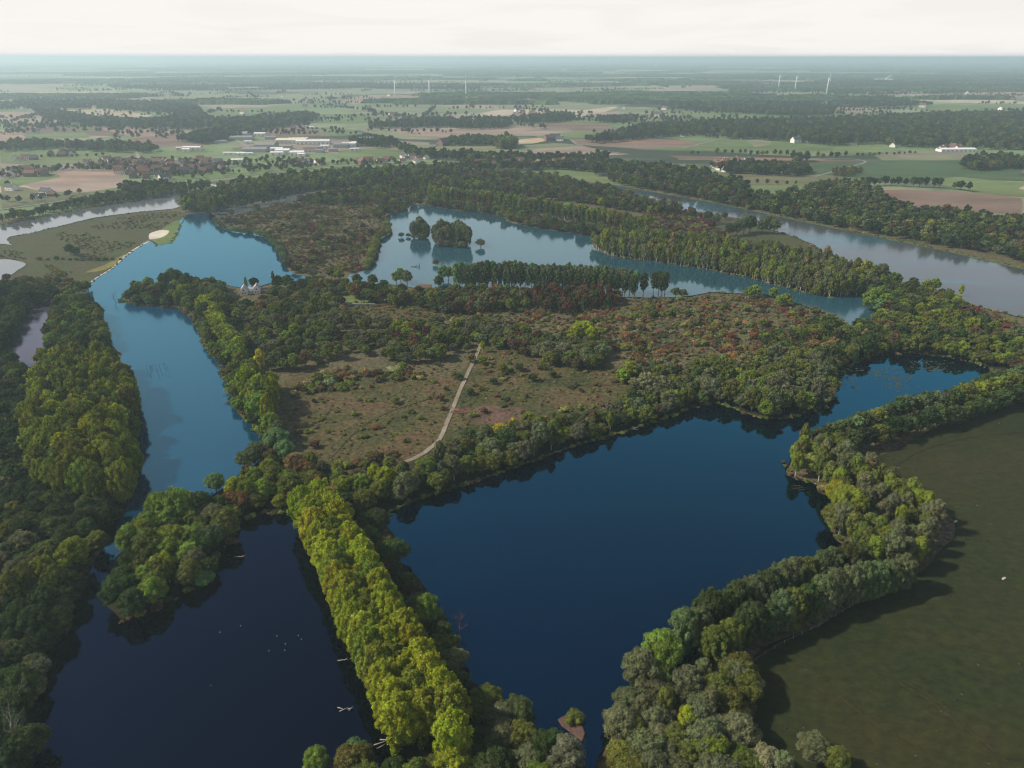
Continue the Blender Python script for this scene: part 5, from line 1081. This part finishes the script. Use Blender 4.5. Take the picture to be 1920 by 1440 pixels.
scatter('distant_hedgerow', [WHOLE['broad', v, 2] for v in range(4)], P, RO, SL, IX, TI)

# ------------------------------------------------------------------ buildings
M_WHITE = plain('white_render', (0.70, 0.68, 0.65)); M_CREAM = plain('cream_render', (0.55, 0.50, 0.42)); M_BRICK = plain('brick', (0.19, 0.12, 0.10))
M_RTILE = plain('red_tile', (0.16, 0.085, 0.065)); M_BTILE = plain('brown_tile', (0.13, 0.075, 0.055)); M_DTILE = plain('dark_tile', (0.075, 0.075, 0.08)); M_MET = plain('pale_sheet', (0.66, 0.66, 0.65), 0.6)
M_GREYM = plain('grey_sheet', (0.33, 0.35, 0.36), 0.6); M_GLASS = plain('window_glass', (0.05, 0.06, 0.07), 0.2, 0.5); M_GFRAME = plain('grey_roofing', (0.22, 0.21, 0.21)); M_CREAMR = plain('cream_roofing', (0.60, 0.56, 0.44))
HOUSE = {}
def house_mesh(w, l, hh, rf, wall, roof):
    mb = MB(); mb.box(-w / 2, w / 2, -l / 2, l / 2, -0.3, hh, 0)
    # gable walls rise into the roof
    mb.add([(-w / 2, -l / 2, hh), (-w / 2, l / 2, hh), (-w / 2, 0, hh + rf), (w / 2, -l / 2, hh), (w / 2, l / 2, hh), (w / 2, 0, hh + rf)], [(0, 2, 1), (3, 4, 5)], 0)
    mb.gable(-w / 2, w / 2, -l / 2, l / 2, hh, rf, 0.4, 1)
    mb.box(w * 0.2, w * 0.2 + 0.8, -0.4, 0.4, hh + rf * 0.6, hh + rf + 1.2, 0)
    n = max(2, int(w / 3))
    for k in range(n):
        x = -w / 2 + (k + 0.5) * w / n
        for sy in (-1, 1):
            y = sy * (l / 2 + 0.02); mb.box(x - 0.55, x + 0.55, min(y, y + sy * 0.04), max(y, y + sy * 0.04), 1.0, 2.4, 2)
            if hh > 4.5: mb.box(x - 0.5, x + 0.5, min(y, y + sy * 0.04), max(y, y + sy * 0.04), 3.6, 4.8, 2)
    return mesh_from('house', mb.V, mb.F, [wall, roof, M_GLASS], mb.M)
for wn_, wm in (('white', M_WHITE), ('cream', M_CREAM), ('brick', M_BRICK)):
    for rn, rm in (('red', M_RTILE), ('brown', M_BTILE), ('dark', M_DTILE)):
        HOUSE[wn_, rn, 0] = house_mesh(11, 9, 3.4, 4.2, wm, rm); HOUSE[wn_, rn, 1] = house_mesh(15, 10, 5.4, 4.4, wm, rm)
def put_house(x, y, wall, roof, big, rz, label, group, name='house', cat='house', s=1.0):
    o = link(name, HOUSE[wall, roof, big]); o.location = (x, y, 0.5); o.rotation_euler = (0, 0, rz); o.scale = (s, s, s)
    tag(o, label, cat, group=group); return o
def village(s, n, seed, walls, roofs, where, big=0.4, ang=0.4, s_=1.05):
    rs = np.random.RandomState(seed); P = pts(s); xs = [p[0] for p in P]; ys = [p[1] for p in P]; got = []; tries = 0
    while len(got) < n and tries < 6000:
        tries += 1
        x, y = rs.uniform(min(xs), max(xs)), rs.uniform(min(ys), max(ys))
        if not inside(P, [x], [y])[0] or any(math.hypot(x - a, y - b) < 17 * s_ for a, b in got): continue
        got.append((x, y)); w, r_ = pick(rs, walls), pick(rs, roofs)
        put_house(x, y, w, r_, int(rs.rand() < big), ang + rs.choice([0, math.pi / 2]) + rs.normal() * 0.15, f'{w} house with {r_} tiled roof {where}', f'houses {where}', s=s_ * rs.uniform(0.9, 1.15))
WB = {'white': 2, 'cream': 1, 'brick': 4}; WW = {'white': 5, 'cream': 2, 'brick': 1}; RB = {'red': 3, 'brown': 3, 'dark': 2}
village('220,326 232,310 250,300 300,302 330,312 350,326 300,334 262,336', 52, 1, WB, RB, 'in the village behind the pale stubble field')
village('320,320 340,306 380,300 410,306 418,320 380,326 340,328', 55, 2, WB, RB, 'in the village just beyond the left river')
village('140,312 180,304 230,300 232,316 180,318', 20, 3, WB, RB, 'on the upper edge of the pale stubble field')
village('0,330 40,322 90,322 90,330 30,334', 9, 4, WW, RB, 'in the hamlet at the left margin')
village('20,300 100,292 140,286 140,292 80,300 20,304', 9, 5, WB, RB, 'in the upper hamlet at the left margin')
village('150,280 170,268 220,264 230,274 180,282', 7, 6, WW, RB, 'in the hamlet between green fields at the left')
village('756,296 765,291 800,289 806,298 780,300 760,300', 22, 7, {'white': 1}, {'dark': 2, 'brown': 1}, 'in the white housing estate beside the green field', s_=0.95)
village('650,306 700,303 760,302 800,306 760,308 680,309', 9, 8, WW, RB, 'along the road below the housing estate')
village('860,306 920,304 960,302 1000,308 960,312 880,312', 8, 9, WB, {'red': 1}, 'in the red-roofed village behind the long wood')
village('1000,302 1060,298 1110,300 1110,310 1060,312 1010,310', 20, 10, {'brick': 1}, {'red': 3, 'brown': 2}, 'among trees in the red-roofed village')
village('1334,316 1350,308 1372,302 1400,304 1396,318 1360,322', 18, 11, WW, {'red': 2, 'brown': 3}, 'in the hamlet across the wide river')
village('1395,310 1420,306 1422,316 1400,318', 4, 12, {'white': 1}, {'dark': 1}, 'at the end of the hamlet across the river')
village('560,306 600,302 620,306 600,310 570,311', 6, 13, WW, RB, 'by the field below the works')
village('870,234 900,232 930,236 900,240', 6, 14, WW, RB, 'at the edge of a far wood', s_=1.2)
village('825,232 850,230 900,236 890,239 840,238', 5, 15, WW, {'dark': 1}, 'below the far woods', s_=1.2)
village('960,216 1000,212 1010,222 970,224', 12, 16, WB, RB, 'in the far village between two woods', s_=1.3)
village('1756,282 1790,272 1810,276 1800,284 1770,288', 7, 17, WB, {'red': 1, 'dark': 1}, 'in the farmyard below the ridge forest', s_=1.1)
village('1430,200 1470,192 1600,196 1600,200 1450,204', 3, 18, WW, RB, 'among the far fields', s_=1.3)
for i, (x, y, w, r_, b, s_, lab) in enumerate(((1472, 323, 'white', 'brown', 1, 1.25, 'white farmhouse with brown roof at the wood edge across the river'), (1508, 321, 'white', 'dark', 0, 1.0, 'small white outbuilding beside the farmhouse across the river'),
        (1525, 267, 'white', 'red', 1, 1.5, 'white farmhouse with bright red roof below the ridge forest'), (1517, 268, 'white', 'red', 0, 1.2, 'smaller red-roofed farm wing below the ridge forest'), (1492, 268, 'white', 'dark', 1, 1.4, 'white house with dark roof left of the red-roofed farm'),
        (1600, 271, 'white', 'dark', 0, 1.3, 'lone white cottage at the foot of the ridge forest'), (1674, 276, 'white', 'dark', 0, 1.3, 'white cottage above the row of small round trees'), (1040, 263, 'white', 'dark', 1, 1.5, 'dark-roofed farm beside the straw field'), (1030, 264, 'brick', 'dark', 1, 1.4, 'brick barn beside the straw field'), (1050, 264, 'white', 'dark', 0, 1.4, 'white wing of the farm beside the straw field'),
        (832, 273, 'brick', 'dark', 1, 1.6, 'dark barn in the pale green field beyond the estate'), (812, 273, 'white', 'dark', 0, 1.4, 'long pale barn beyond the estate'), (1765, 283 + 0, 'cream', 'red', 0, 1.2, 'cream house beside the long glasshouse'),
        (88, 366, 'white', 'dark', 1, 1.05, 'large white farmhouse on the bank of the left river'), (80, 371, 'white', 'dark', 0, 0.8, 'low white shed in front of the riverside farmhouse'), (98, 368, 'brick', 'brown', 0, 0.9, 'brick outbuilding of the riverside farm'), (66, 371, 'cream', 'dark', 0, 0.8, 'cream shed left of the riverside farmhouse'), (22, 357, 'white', 'dark', 1, 1.0, 'long dark-roofed farm building at the left margin'),
        (308, 338, 'white', 'dark', 1, 1.0, 'dark-roofed house above the river woods'), (318, 337, 'white', 'brown', 0, 0.9, 'brown-roofed house above the river woods'), (1912, 456, 'cream', 'red', 1, 1.1, 'cream house with bright red roof on the far river bank'), (1896, 452, 'brick', 'brown', 1, 1.0, 'brick house beside the red-roofed one on the far river bank'),
        (1828, 452, 'cream', 'dark', 0, 0.95, 'small cream hut among the trees on the far river bank'), (120, 290, 'white', 'dark', 0, 1.3, 'bright white cottage in the left hamlet'), (72, 249, 'white', 'dark', 0, 1.2, 'lone white barn among the brown fields'), (1280, 256, 'white', 'dark', 0, 0.9, 'tiny white hut on the lane below the far wood'), (1390, 262 - 0, 'white', 'dark', 0, 0.5, 'tiny pale hut in the green fields'))):
    px_, py_ = at(x, y); put_house(px_, py_, w, r_, b, (0.35, -0.3, 0.9, 0.1)[i % 4], lab, 'single farm buildings', s=s_)
def shed(x, y, w, l, h, wall, roof, rz, label, group='works halls beyond the village', flat=False):
    mb = MB(); mb.box(-w / 2, w / 2, -l / 2, l / 2, -0.3, h, 0)
    mb.gable(-w / 2, w / 2, -l / 2, l / 2, h + 0.05, 0.6 if flat else l * 0.09, 0.5, 1)
    n = int(w / 9)
    for k in range(n):
        xx = -w / 2 + (k + 0.5) * w / n; mb.box(xx - 1.8, xx + 1.8, -l / 2 - 0.06, -l / 2 - 0.01, 0.2, min(h - 1, 4.2), 2)
        mb.box(xx - 0.6, xx + 0.6, -1.2, 1.2, h + l * 0.045, h + l * 0.09 + 0.9, 2)
    o = mb.build('factory_hall', [wall, roof, M_GREYM]); p = at(x, y); o.location = (p[0], p[1], 0.5); o.rotation_euler = (0, 0, rz)
    tag(o, label, 'factory hall', group=group)
SH = [(445, 256, 90, 50, 9, 'g'), (430, 262, 70, 30, 7, 'g'), (489, 255, 45, 22, 8, 'w'), (460, 262, 60, 30, 8, 'g'), (508, 261, 40, 22, 7, 'g'), (548, 268, 110, 32, 9, 'c'), (588, 270, 120, 26, 9, 'w'), (560, 264, 70, 16, 7, 'c'), (500, 276, 70, 40, 8, 'g'), (480, 284, 80, 34, 7, 'g'),
      (520, 283, 40, 18, 7, 'w'), (532, 287, 46, 26, 8, 'w'), (520, 291, 40, 16, 7, 'w'), (558, 291, 44, 24, 8, 'w'), (566, 293, 24, 14, 6, 'w'), (583, 284, 48, 18, 8, 'r'), (595, 281, 34, 18, 7, 'g'), (610, 278, 30, 14, 7, 'w'), (640, 276, 50, 24, 8, 'g'), (655, 275, 46, 22, 9, 'w'), (690, 268, 66, 36, 12, 'w'), (676, 273, 60, 22, 9, 'c'), (710, 273, 26, 16, 7, 'w'),
      (440, 290, 70, 10, 5, 'w'), (460, 291, 50, 10, 5, 'w'), (446, 304, 34, 14, 6, 'w'), (362, 281, 60, 20, 7, 'w'), (350, 284, 24, 14, 6, 'w'), (340, 281, 30, 12, 6, 'c'), (600, 286, 26, 14, 6, 'g'), (625, 284, 28, 14, 6, 'g'), (665, 283, 30, 10, 6, 'w'), (540, 278, 30, 14, 6, 'g'), (415, 268, 40, 14, 6, 'g'), (466, 269, 26, 12, 6, 'w'), (585, 241, 22, 10, 5, 'w')]
SM = {'w': (M_WHITE, M_MET, 'white'), 'g': (M_GREYM, M_GFRAME, 'grey'), 'c': (M_CREAM, M_CREAMR, 'cream'), 'r': (M_CREAM, M_RTILE, 'red-roofed')}
for i, (x, y, w, l, h, c) in enumerate(SH):
    shed(x, y, w * 0.62, l * 0.95, h * 0.8, SM[c][0], SM[c][1], 0.08 + 0.1 * math.sin(i * 2.1), f'{"long" if w > 60 else "compact"} {SM[c][2]} factory hall in the works area beyond the village')
shed(1792, 284, 75, 22, 5, M_WHITE, M_MET, 0.05, 'long pale glasshouse-like barn below the ridge forest', 'single farm buildings')
shed(1060, 168, 90, 30, 9, M_WHITE, M_RTILE, 0.0, 'far low red-roofed hall among hazy fields', 'far halls')
shed(1655, 152, 150, 60, 12, M_CREAM, M_MET, 0.1, 'far pale works hall beside an inclined gallery', 'far halls')
mb = MB(); mb.box(-5, 5, -45, 45, 0, 3); p = at(1662, 152); o = mb.build('conveyor_gallery', M_WHITE); o.location = (p[0], p[1], 24); o.rotation_euler = (R(24), 0, -1.2)
tag(o, 'long white inclined gallery rising above the far works hall', 'conveyor')
mb = MB(); mb.tube([(0, 0, 0), (0, 0, 8), (0, 0, 14), (0, 0, 18), (0, 0, 19.5)], [10, 10, 8.5, 4.5, 0.6], 16); o = mb.build('storage_dome', M_WHITE, smooth=True); p = at(1874, 212); o.location = (p[0], p[1], 0.3); tag(o, 'white storage dome standing above the ridge forest', 'storage dome')

rs_ = np.random.RandomState(404)
for i in range(64):
    px_, py_ = rs_.uniform(10, 1910), rs_.uniform(128, 232); x, y = at(px_, py_); w_ = ('white', 'cream', 'brick')[rs_.choice(3, p=[0.6, 0.2, 0.2])]; r_ = ('red', 'brown', 'dark')[rs_.randint(3)]
    put_house(x, y, w_, r_, 1, rs_.uniform(0, 3), f'tiny {w_} farmhouse with {r_} roof among the hazy far fields', 'farmhouses among the hazy far fields', name='farmhouse', cat='farmhouse', s=rs_.uniform(1.1, 1.7))

# the white house on the lake
vx, vy = at(471, 551); villa = empty('lake_house', (vx, vy, 0.5), 0.25, 0.78); tag(villa, 'white two-gabled house on the shore of the left lake', 'house')
mb = MB()
for x0, x1, y0, y1 in ((-9.5, -3.2, -4, 6), (3.0, 9.5, -2.5, 8)):
    mb.box(x0, x1, y0, y1, -0.3, 5.6); xm = (x0 + x1) / 2
    mb.add([(x0, y0, 5.6), (x1, y0, 5.6), (xm, y0, 9.2), (x0, y1, 5.6), (x1, y1, 5.6), (xm, y1, 9.2)], [(0, 1, 2), (3, 5, 4)])
mb.box(-3.2, 3.0, -0.5, 5.5, -0.3, 4.6)
mb.build('wall', M_WHITE, villa)
for x0, x1, y0, y1 in ((-9.5, -3.2, -4, 6), (3.0, 9.5, -2.5, 8)):
    mb = MB(); mb.gable(x0, x1, y0, y1, 5.6, 3.6, 0.35, 0, 0.2, 'y'); rf = mb.build('roof', M_GREYM, villa)
mb = MB(); mb.gable(-2.8, 2.6, -0.5, 5.5, 4.6, 2.0, 0.3, 0, 0.2); rf = mb.build('roof', M_GREYM, villa)
mb = MB(); mb.box(-0.5, 0.5, 2.0, 3.0, 5.6, 8.4); mb.build('chimney', M_WHITE, rf)
for x, y, z in ((-7.8, -4, 1), (-5.4, -4, 1), (-6.6, -4, 4), (5.0, -2.5, 1), (7.4, -2.5, 1), (6.2, -2.5, 4), (-1.8, -0.5, 1), (1.8, -0.5, 1)):
    mb = MB(); mb.box(x - 0.6, x + 0.6, y - 0.06, y - 0.01, z, z + 1.5); mb.build('window', M_GLASS, villa)
mb = MB(); mb.box(-0.55, 0.55, -0.57, -0.51, 0, 2.1); mb.build('door', M_GFRAME, villa)
mb = MB(); mb.box(-13, 13, -0.25, 0.25, -0.2, 1.0); mb.box(-13.1, 13.1, -0.4, 0.4, 1.0, 1.1); o = mb.build('garden_wall', M_GREYM); p = at(672, 573); o.location = (p[0], p[1], 0.5); tag(o, 'low pale wall below the lawn between the two lakes', 'wall')
mb = MB(); mb.box(-5, 5, -3, 3, -0.2, 3.0); mb.gable(-5, 5, -3, 3, 3.0, 1.8, 0.3, 1); o = mb.build('boathouse', [M_BRICK, M_BTILE]); p = at(798, 545); o.location = (p[0], p[1], 0.5); tag(o, 'low dark brick boathouse on the shore of the middle lake', 'boathouse')

# ------------------------------------------------------------------ wind turbines
M_TW = plain('turbine_white', (0.82, 0.82, 0.80), 0.5)
def turbine(px_, py_, hub, yaw, ph, label, bl=33.0, near=True):
    p = at(px_, py_); root = empty('wind_turbine', (p[0], p[1], 0.3), yaw); tag(root, label, 'wind turbine', group='wind turbines on the plain')
    mb = MB(); mb.tube([(0, 0, -1), (0, 0, hub * 0.5), (0, 0, hub)], [3.0, 2.3, 1.5], 12); mb.build('tower', M_TW, root, True)
    mb = MB(); mb.tube([(0, 5, hub + 1.5), (0, 4, hub + 1.5), (0, -3, hub + 1.5), (0, -4.2, hub + 1.5)], [1.2, 2.2, 2.0, 1.3], 8); mb.build('nacelle', M_TW, root, True)
    hb_ = MB(); hb_.tube([(0, -4.2, hub + 1.5), (0, -5.6, hub + 1.5), (0, -6.6, hub + 1.5)], [1.6, 1.3, 0.3], 8); hub_o = hb_.build('hub', M_TW, root, True)
    for k in range(3):
        a = ph + k * 2 * math.pi / 3; u = Vector((math.sin(a), 0, math.cos(a))); w = Vector((math.cos(a), 0, -math.sin(a))); c = Vector((0, -5.2, hub + 1.5))
        V = []
        for t, cw, th in ((0.02, 1.2, 1.0), (0.12, 3.0, 0.8), (0.25, 3.4, 0.6), (0.6, 2.2, 0.35), (1.0, 0.7, 0.12)):
            q = c + u * bl * t
            V += [q + w * cw * 0.35 + Vector((0, th / 2, 0)), q + w * cw * 0.35 - Vector((0, th / 2, 0)), q - w * cw * 0.65, ]
        F = []
        for i in range(4):
            for j in range(3):
                b = i * 3; F.append((b + j, b + (j + 1) % 3, b + 3 + (j + 1) % 3, b + 3 + j))
        F += [(0, 2, 1), (12, 13, 14)]
        link('blade', mesh_from('blade', V, F, [M_TW]), root)
turbine(741, 181, 72, 0.25, 0.55, 'white wind turbine, leftmost of the three on the left plain')
turbine(805, 182, 72, 0.2, 0.9, 'white wind turbine, middle one of the three on the left plain')
turbine(874, 183, 72, 0.1, 0.0, 'white wind turbine, rightmost of the three on the left plain')
turbine(1459, 168, 74, 1.35, 0.1, 'white wind turbine, leftmost of the three on the right plain', 36)
turbine(1490, 172, 76, 1.35, 0.3, 'white wind turbine, middle one of the three on the right plain', 36)
turbine(1549, 179, 78, 1.4, 0.15, 'white wind turbine, rightmost of the three on the right plain', 36)
for i, x in enumerate((1215, 1227, 1700, 1702 + 30)):
    turbine(x, 127, 62, 0.3 * i, 0.4 * i, ('faint far wind turbine, left one of the pair near the middle horizon', 'faint far wind turbine, right one of the pair near the middle horizon', 'faint far wind turbine, left one of the pair on the right horizon', 'faint far wind turbine, right one of the pair on the right horizon')[i], 40)

# ------------------------------------------------------------------ fence, dead wood, small things
M_POST = plain('fence_wood', (0.26, 0.22, 0.17)); M_WIRE = plain('wire', (0.2, 0.2, 0.2))
fp = smooth_closed(pts('1400,1256 1418,1240 1470,1208 1520,1184 1566,1158 1620,1125 1680,1086 1732,1056 1752,1040'), False, 2.0)
fence = empty('pasture_fence', (fp[0].x, fp[0].y, 0.5)); tag(fence, 'weathered post and wire fence along the tree row by the dark pasture', 'fence')
acc = 0; last = None; tops = []
pm = MB(); pm.tube([(0, 0, -0.4), (0, 0, 1.35)], [0.11, 0.09], 6); pm_me = mesh_from('post', pm.V, pm.F, [M_POST], smooth=True)
for q in fp:
    if last is None or (q - last).length >= 3.9:
        last = q; tops.append(q); o = link('post', pm_me, fence, (q.x - fp[0].x, q.y - fp[0].y, 0)); o.rotation_euler = (math.sin(len(tops) * 3.1) * 0.05, math.cos(len(tops) * 1.7) * 0.05, 0)
mb = MB()
for z in (0.5, 0.85, 1.2): mb.tube([(q.x - fp[0].x, q.y - fp[0].y, z) for q in tops], [0.015] * len(tops), 3)
mb.build('wire', M_WIRE, fence)

def dead_tree(px_, py_, h, seed, label, m=M_DEAD, lean=0.0):
    rs = random.Random(seed); mb = MB(); p = at(px_, py_)
    def branch(b, d, L, r, dep):
        P = [b]; q = Vector(b)
        for i in range(4):
            d = (d + Vector((rs.uniform(-.3, .3), rs.uniform(-.3, .3), rs.uniform(-.05, .2)))).normalized(); q = q + d * L / 4; P.append(tuple(q))
            if dep and i >= (1 if dep < 3 else 1):
                for _ in range(2 if dep == 3 else rs.randint(1, 2)):
                    a = rs.uniform(0, 6.28); branch(tuple(q), (d * 0.7 + Vector((math.cos(a), math.sin(a), 0.35)) * 0.8).normalized(), L * 0.5, r * (0.45 - i * 0.05), dep - 1)
        mb.tube(P, [r, r * 0.85, r * 0.65, r * 0.45, r * 0.2], 5 if dep > 1 else 4)
    branch((0, 0, -0.5), Vector((lean, 0, 1)).normalized(), h, 0.26, 3)
    o = mb.build('dead_tree', m); o.location = (p[0], p[1], 0.6); tag(o, label, 'dead tree')
dead_tree(219, 569, 7, 1, 'bare grey dead tree in the water at the headland tip', lean=-0.3)
for i, (x, y, h, l) in enumerate(((178, 628, 10, 'bare dead tree on the wooded point, left of its cluster'), (186, 610, 12, 'tall bare dead tree at the top of the wooded point cluster'), (194, 640, 11, 'bare dead tree leaning over the left lake, middle of its cluster'), (203, 650, 9, 'low bare dead tree at the waterline of the wooded point'), (172, 600, 11, 'bare dead tree beside the light green trees on the wooded point'))):
    dead_tree(x, y, h, 10 + i, l, lean=0.35 if i % 2 else 0.1)
dead_tree(62, 1400, 10, 31, 'pale leafless tree on the left shore of the dark pond', M_DRIFT)
dead_tree(48, 1345, 8, 32, 'smaller pale leafless tree above it on the left shore', M_DRIFT)
dead_tree(828, 500, 5, 33, 'grey bare tree on the smallest island of the middle lake')
dead_tree(860, 1195, 6, 34, 'reddish bare bush at the foot of the causeway', plain('red_twigs', (0.13, 0.06, 0.05)))
def logs(px_, py_, segs, label, m=M_DRIFT, name='floating_branch', r=0.16):
    p = at(px_, py_); mb = MB()
    for x0, y0, x1, y1, z in segs:
        xm, ym = (x0 + x1) / 2 + 0.3, (y0 + y1) / 2 - 0.25; mb.tube([(x0, y0, 0), (xm, ym, z), (x1, y1, z * 0.5)], [r, r * 0.8, r * 0.3], 6)
    o = mb.build(name, m, smooth=True); o.location = (p[0], p[1], 1.0); tag(o, label, 'driftwood')
logs(644, 1243, ((-1.8, 0, 2.2, 0.3, 0.5), (0.3, 0.1, 1.4, 1.1, 0.6)), 'bleached branch floating in the dark pond, upper of two')
logs(648, 1334, ((-2.4, 0.6, -0.3, -0.4, 0.4), (-1.6, -0.9, 1.0, 0.6, 0.5), (0.6, 0, 2.6, 0.2, 0.5), (1.2, -0.6, 2.2, 0.9, 0.7)), 'tangle of bleached branches floating in the dark pond')
logs(722, 1396, ((-3, -1, 1.5, 0.8, 0.4), (-1.5, 0.8, 2.6, 0.2, 0.6), (-2, -2.2, 0.4, -0.6, 0.4), (0.5, 0.4, 2.4, 2.0, 0.8)), 'fallen bleached branches at the foot of the yellow-green causeway')
logs(452, 1048, ((-2.5, 0.4, 2.5, -0.4, 0.3), (0, 0, 1.8, 1.2, 0.5)), 'fallen branch in the water right of the islet')
logs(1190, 806, ((-3, -1, 2, -2.6, 0.5), (-1, -1, 2.4, 0.2, 0.9)), 'pale fallen branch on the north shore of the deep pond')
logs(782, 502, ((-6, 0, 2, 0.6, 0.5), (-2, 0.5, 3, 1.4, 1.6), (2, 0, 2.4, 0.2, 3.2)), 'dark snag lying in the middle lake', M_DEAD, 'snag', 0.3)
for i, (x, y, l) in enumerate(((425, 690, 'upper'), (436, 742, 'middle'), (438, 758, 'lower'))):
    logs(x, y, ((0, 0, -6, 0.8, 0.6), (-2, 0.2, -5, 2.6, 0.9), (-1, 0, -5, -2, 0.5)), f'{l} dark fallen branch reaching out from the lake shore', M_DEAD, 'fallen_branch', 0.22)
logs(1500, 918, ((3, 0, -4, -1, 0.4), (2, 1, -3, 1.2, 0.5), (2, -1.5, -2, -2.4, 0.4)), 'grey fallen branches on the water below the birch wood', M_BARK, 'fallen_branch', 0.16)
# stakes standing in the left lake
rs = random.Random(5)
for i in range(15):
    x, y = (283 + rs.uniform(-9, 4), 706 + rs.uniform(-14, 6)) if i < 6 else (300 + rs.uniform(-8, 18), 700 + rs.uniform(-14, 10)); p = at(x, y); mb = MB(); h = rs.uniform(1.4, 3.4)
    mb.tube([(0, 0, -0.6), (rs.uniform(-.3, .3), rs.uniform(-.3, .3), h)], [0.11, 0.06], 5); mb.tube([(0, 0, h * 0.5), (0.5, 0.1, h * 0.8)], [0.05, 0.03], 4)
    o = mb.build('wooden_stake', M_DEAD); o.location = (p[0], p[1], 0.9); tag(o, 'thin dark stake standing in the blue water of the left lake', 'stake', group='stakes in the left lake')
# stack of felled wood beside the track
p = at(868, 773); pile = MB(); rs = random.Random(9)
for i in range(46):
    a = rs.uniform(-0.5, 0.5); x, y, L = rs.uniform(-4.5, 4.5), rs.uniform(-3, 3), rs.uniform(1.5, 3.5); z = max(0.1, 1.3 - abs(x) * 0.22) * rs.random()
    pile.tube([(x - math.cos(a) * L, y - math.sin(a) * L, z + 0.1), (x + math.cos(a) * L, y + math.sin(a) * L, z + rs.uniform(0, 0.5))], [0.14, 0.07], 5)
o = pile.build('brushwood_heap', plain('cut_wood', (0.24, 0.13, 0.10))); o.location = (p[0], p[1], 0.55); tag(o, 'reddish heap of cut brushwood beside the dirt track', 'brushwood')
# a white van where the track enters the wood
p = at(857, 609); van = empty('white_van', (p[0], p[1], 0.8), 0.4); tag(van, 'small white van parked where the track enters the wood', 'van')
mb = MB(); mb.box(-2.3, 1.3, -0.95, 0.95, 0.35, 2.2); mb.add([(1.3, -.95, .35), (2.4, -.95, .35), (2.4, .95, .35), (1.3, .95, .35), (1.3, -.95, 2.2), (2.4, -.95, 1.1), (2.4, .95, 1.1), (1.3, .95, 2.2)], [(0, 3, 2, 1), (4, 5, 6, 7), (0, 1, 5, 4), (1, 2, 6, 5), (2, 3, 7, 6)])
mb.build('body', M_WHITE, van)
for sx in (-1.5, 1.5):
    for sy in (-1, 1):
        mb = MB(); mb.tube([(sx, sy * 0.75, 0.35), (sx, sy * 0.98, 0.35)], [0.35, 0.35], 10); mb.build('wheel', M_GLASS, van)
# feed troughs on the dark pasture
for x, y, l in ((1791, 981, 'small white feed trough on the pasture beside the birch wood'), (1881, 1088, 'small pale feed trough out in the dark pasture')):
    p = at(x, y); mb = MB(); mb.box(-1.1, 1.1, -.5, .5, 0.25, 0.35); mb.box(-1.1, 1.1, -.5, -.44, .35, .8); mb.box(-1.1, 1.1, .44, .5, .35, .8); mb.box(-1.1, -1.04, -.44, .44, .35, .8); mb.box(1.04, 1.1, -.44, .44, .35, .8)
    for sx in (-.9, .9): mb.box(sx - .06, sx + .06, -.4, .4, -0.1, .25)
    o = mb.build('feed_trough', M_CREAM); o.scale = (0.7, 0.7, 0.7); o.location = (p[0], p[1], 0.6); o.rotation_euler = (0, 0, 0.5); tag(o, l, 'trough')
# white water birds resting on the dark pond
def bird_mesh():
    P = [(-0.42, 0, 0.12), (-0.3, 0, 0.16), (0, 0, 0.2), (0.28, 0, 0.2), (0.36, 0, 0.42), (0.34, 0, 0.66), (0.44, 0, 0.74), (0.6, 0, 0.7)]
    mb = MB(); mb.tube(P, [0.03, 0.16, 0.25, 0.16, 0.06, 0.05, 0.07, 0.015], 8); return mesh_from('water_bird', mb.V, mb.F, [M_WHITE], smooth=True)
bm_ = bird_mesh(); rs = random.Random(3)
for x, y in ((520, 1197), (536, 1212), (535, 1224), (560, 1196), (566, 1203), (413, 1190), (452, 1178), (396, 1290), (505, 1225)):
    p = at(x, y); o = link('water_bird', bm_, None, (p[0], p[1], 0.98)); o.scale = (0.42, 0.42, 0.42); o.rotation_euler = (0, 0, rs.uniform(0, 6.28)); tag(o, 'white water bird resting on the dark pond', 'bird', group='water birds on the dark pond')
# lily pads
pm = MB(); n = 12
pm.add([(math.cos(2 * math.pi * k / n * 0.96), math.sin(2 * math.pi * k / n * 0.96), 0) for k in range(n + 1)] + [(0, 0, 0)], [tuple([n + 1] + list(range(n + 1)))])
lp = mesh_from('lily_pad', pm.V, pm.F, [M_LEAF], fvar=[0.5])
rs = np.random.RandomState(8); P, RO, SL, IX, TI = [], [], [], [], []
for cx, cy, rx, ry, nn in ((1640, 700, 45, 9, 90), (1750, 694, 40, 5, 80), (1680, 712, 30, 5, 60), (1590, 712, 20, 6, 40), (1680, 727, 26, 6, 50), (1740, 682, 30, 4, 50), (1605, 730, 10, 3, 16)):
    for _ in range(nn):
        q = at(cx + rs.normal() * rx * 0.6, cy + rs.normal() * ry * 0.6); s_ = rs.uniform(0.2, 0.85)
        P.append((q[0], q[1], 0.94 + rs.uniform(0, 0.03))); RO.append(rs.uniform(0, 6)); SL.append((s_, s_ * rs.uniform(0.6, 1), 1)); IX.append(0); TI.append((0.065, 0.075, 0.05))
scatter('lily_pads', [lp], P, RO, SL, IX, TI)

# ------------------------------------------------------------------ the hazy air
HZ = 141000.0
hb = MB(); hb.box(-HZ, HZ, -4000, HZ, -1.0, 186.0)
hm = bpy.data.materials.new('haze'); hm.use_nodes = True; hm.node_tree.nodes.clear()
ho = hm.node_tree.nodes.new('ShaderNodeOutputMaterial'); hv = hm.node_tree.nodes.new('ShaderNodeVolumePrincipled')
hv.inputs['Color'].default_value = (0.68, 0.89, 1.0, 1); hv.inputs['Density'].default_value = HAZE; hv.inputs['Anisotropy'].default_value = 0.3
hm.node_tree.links.new(hv.outputs[0], ho.inputs['Volume'])
haze = hb.build('haze', hm); tag(haze, kind='stuff')
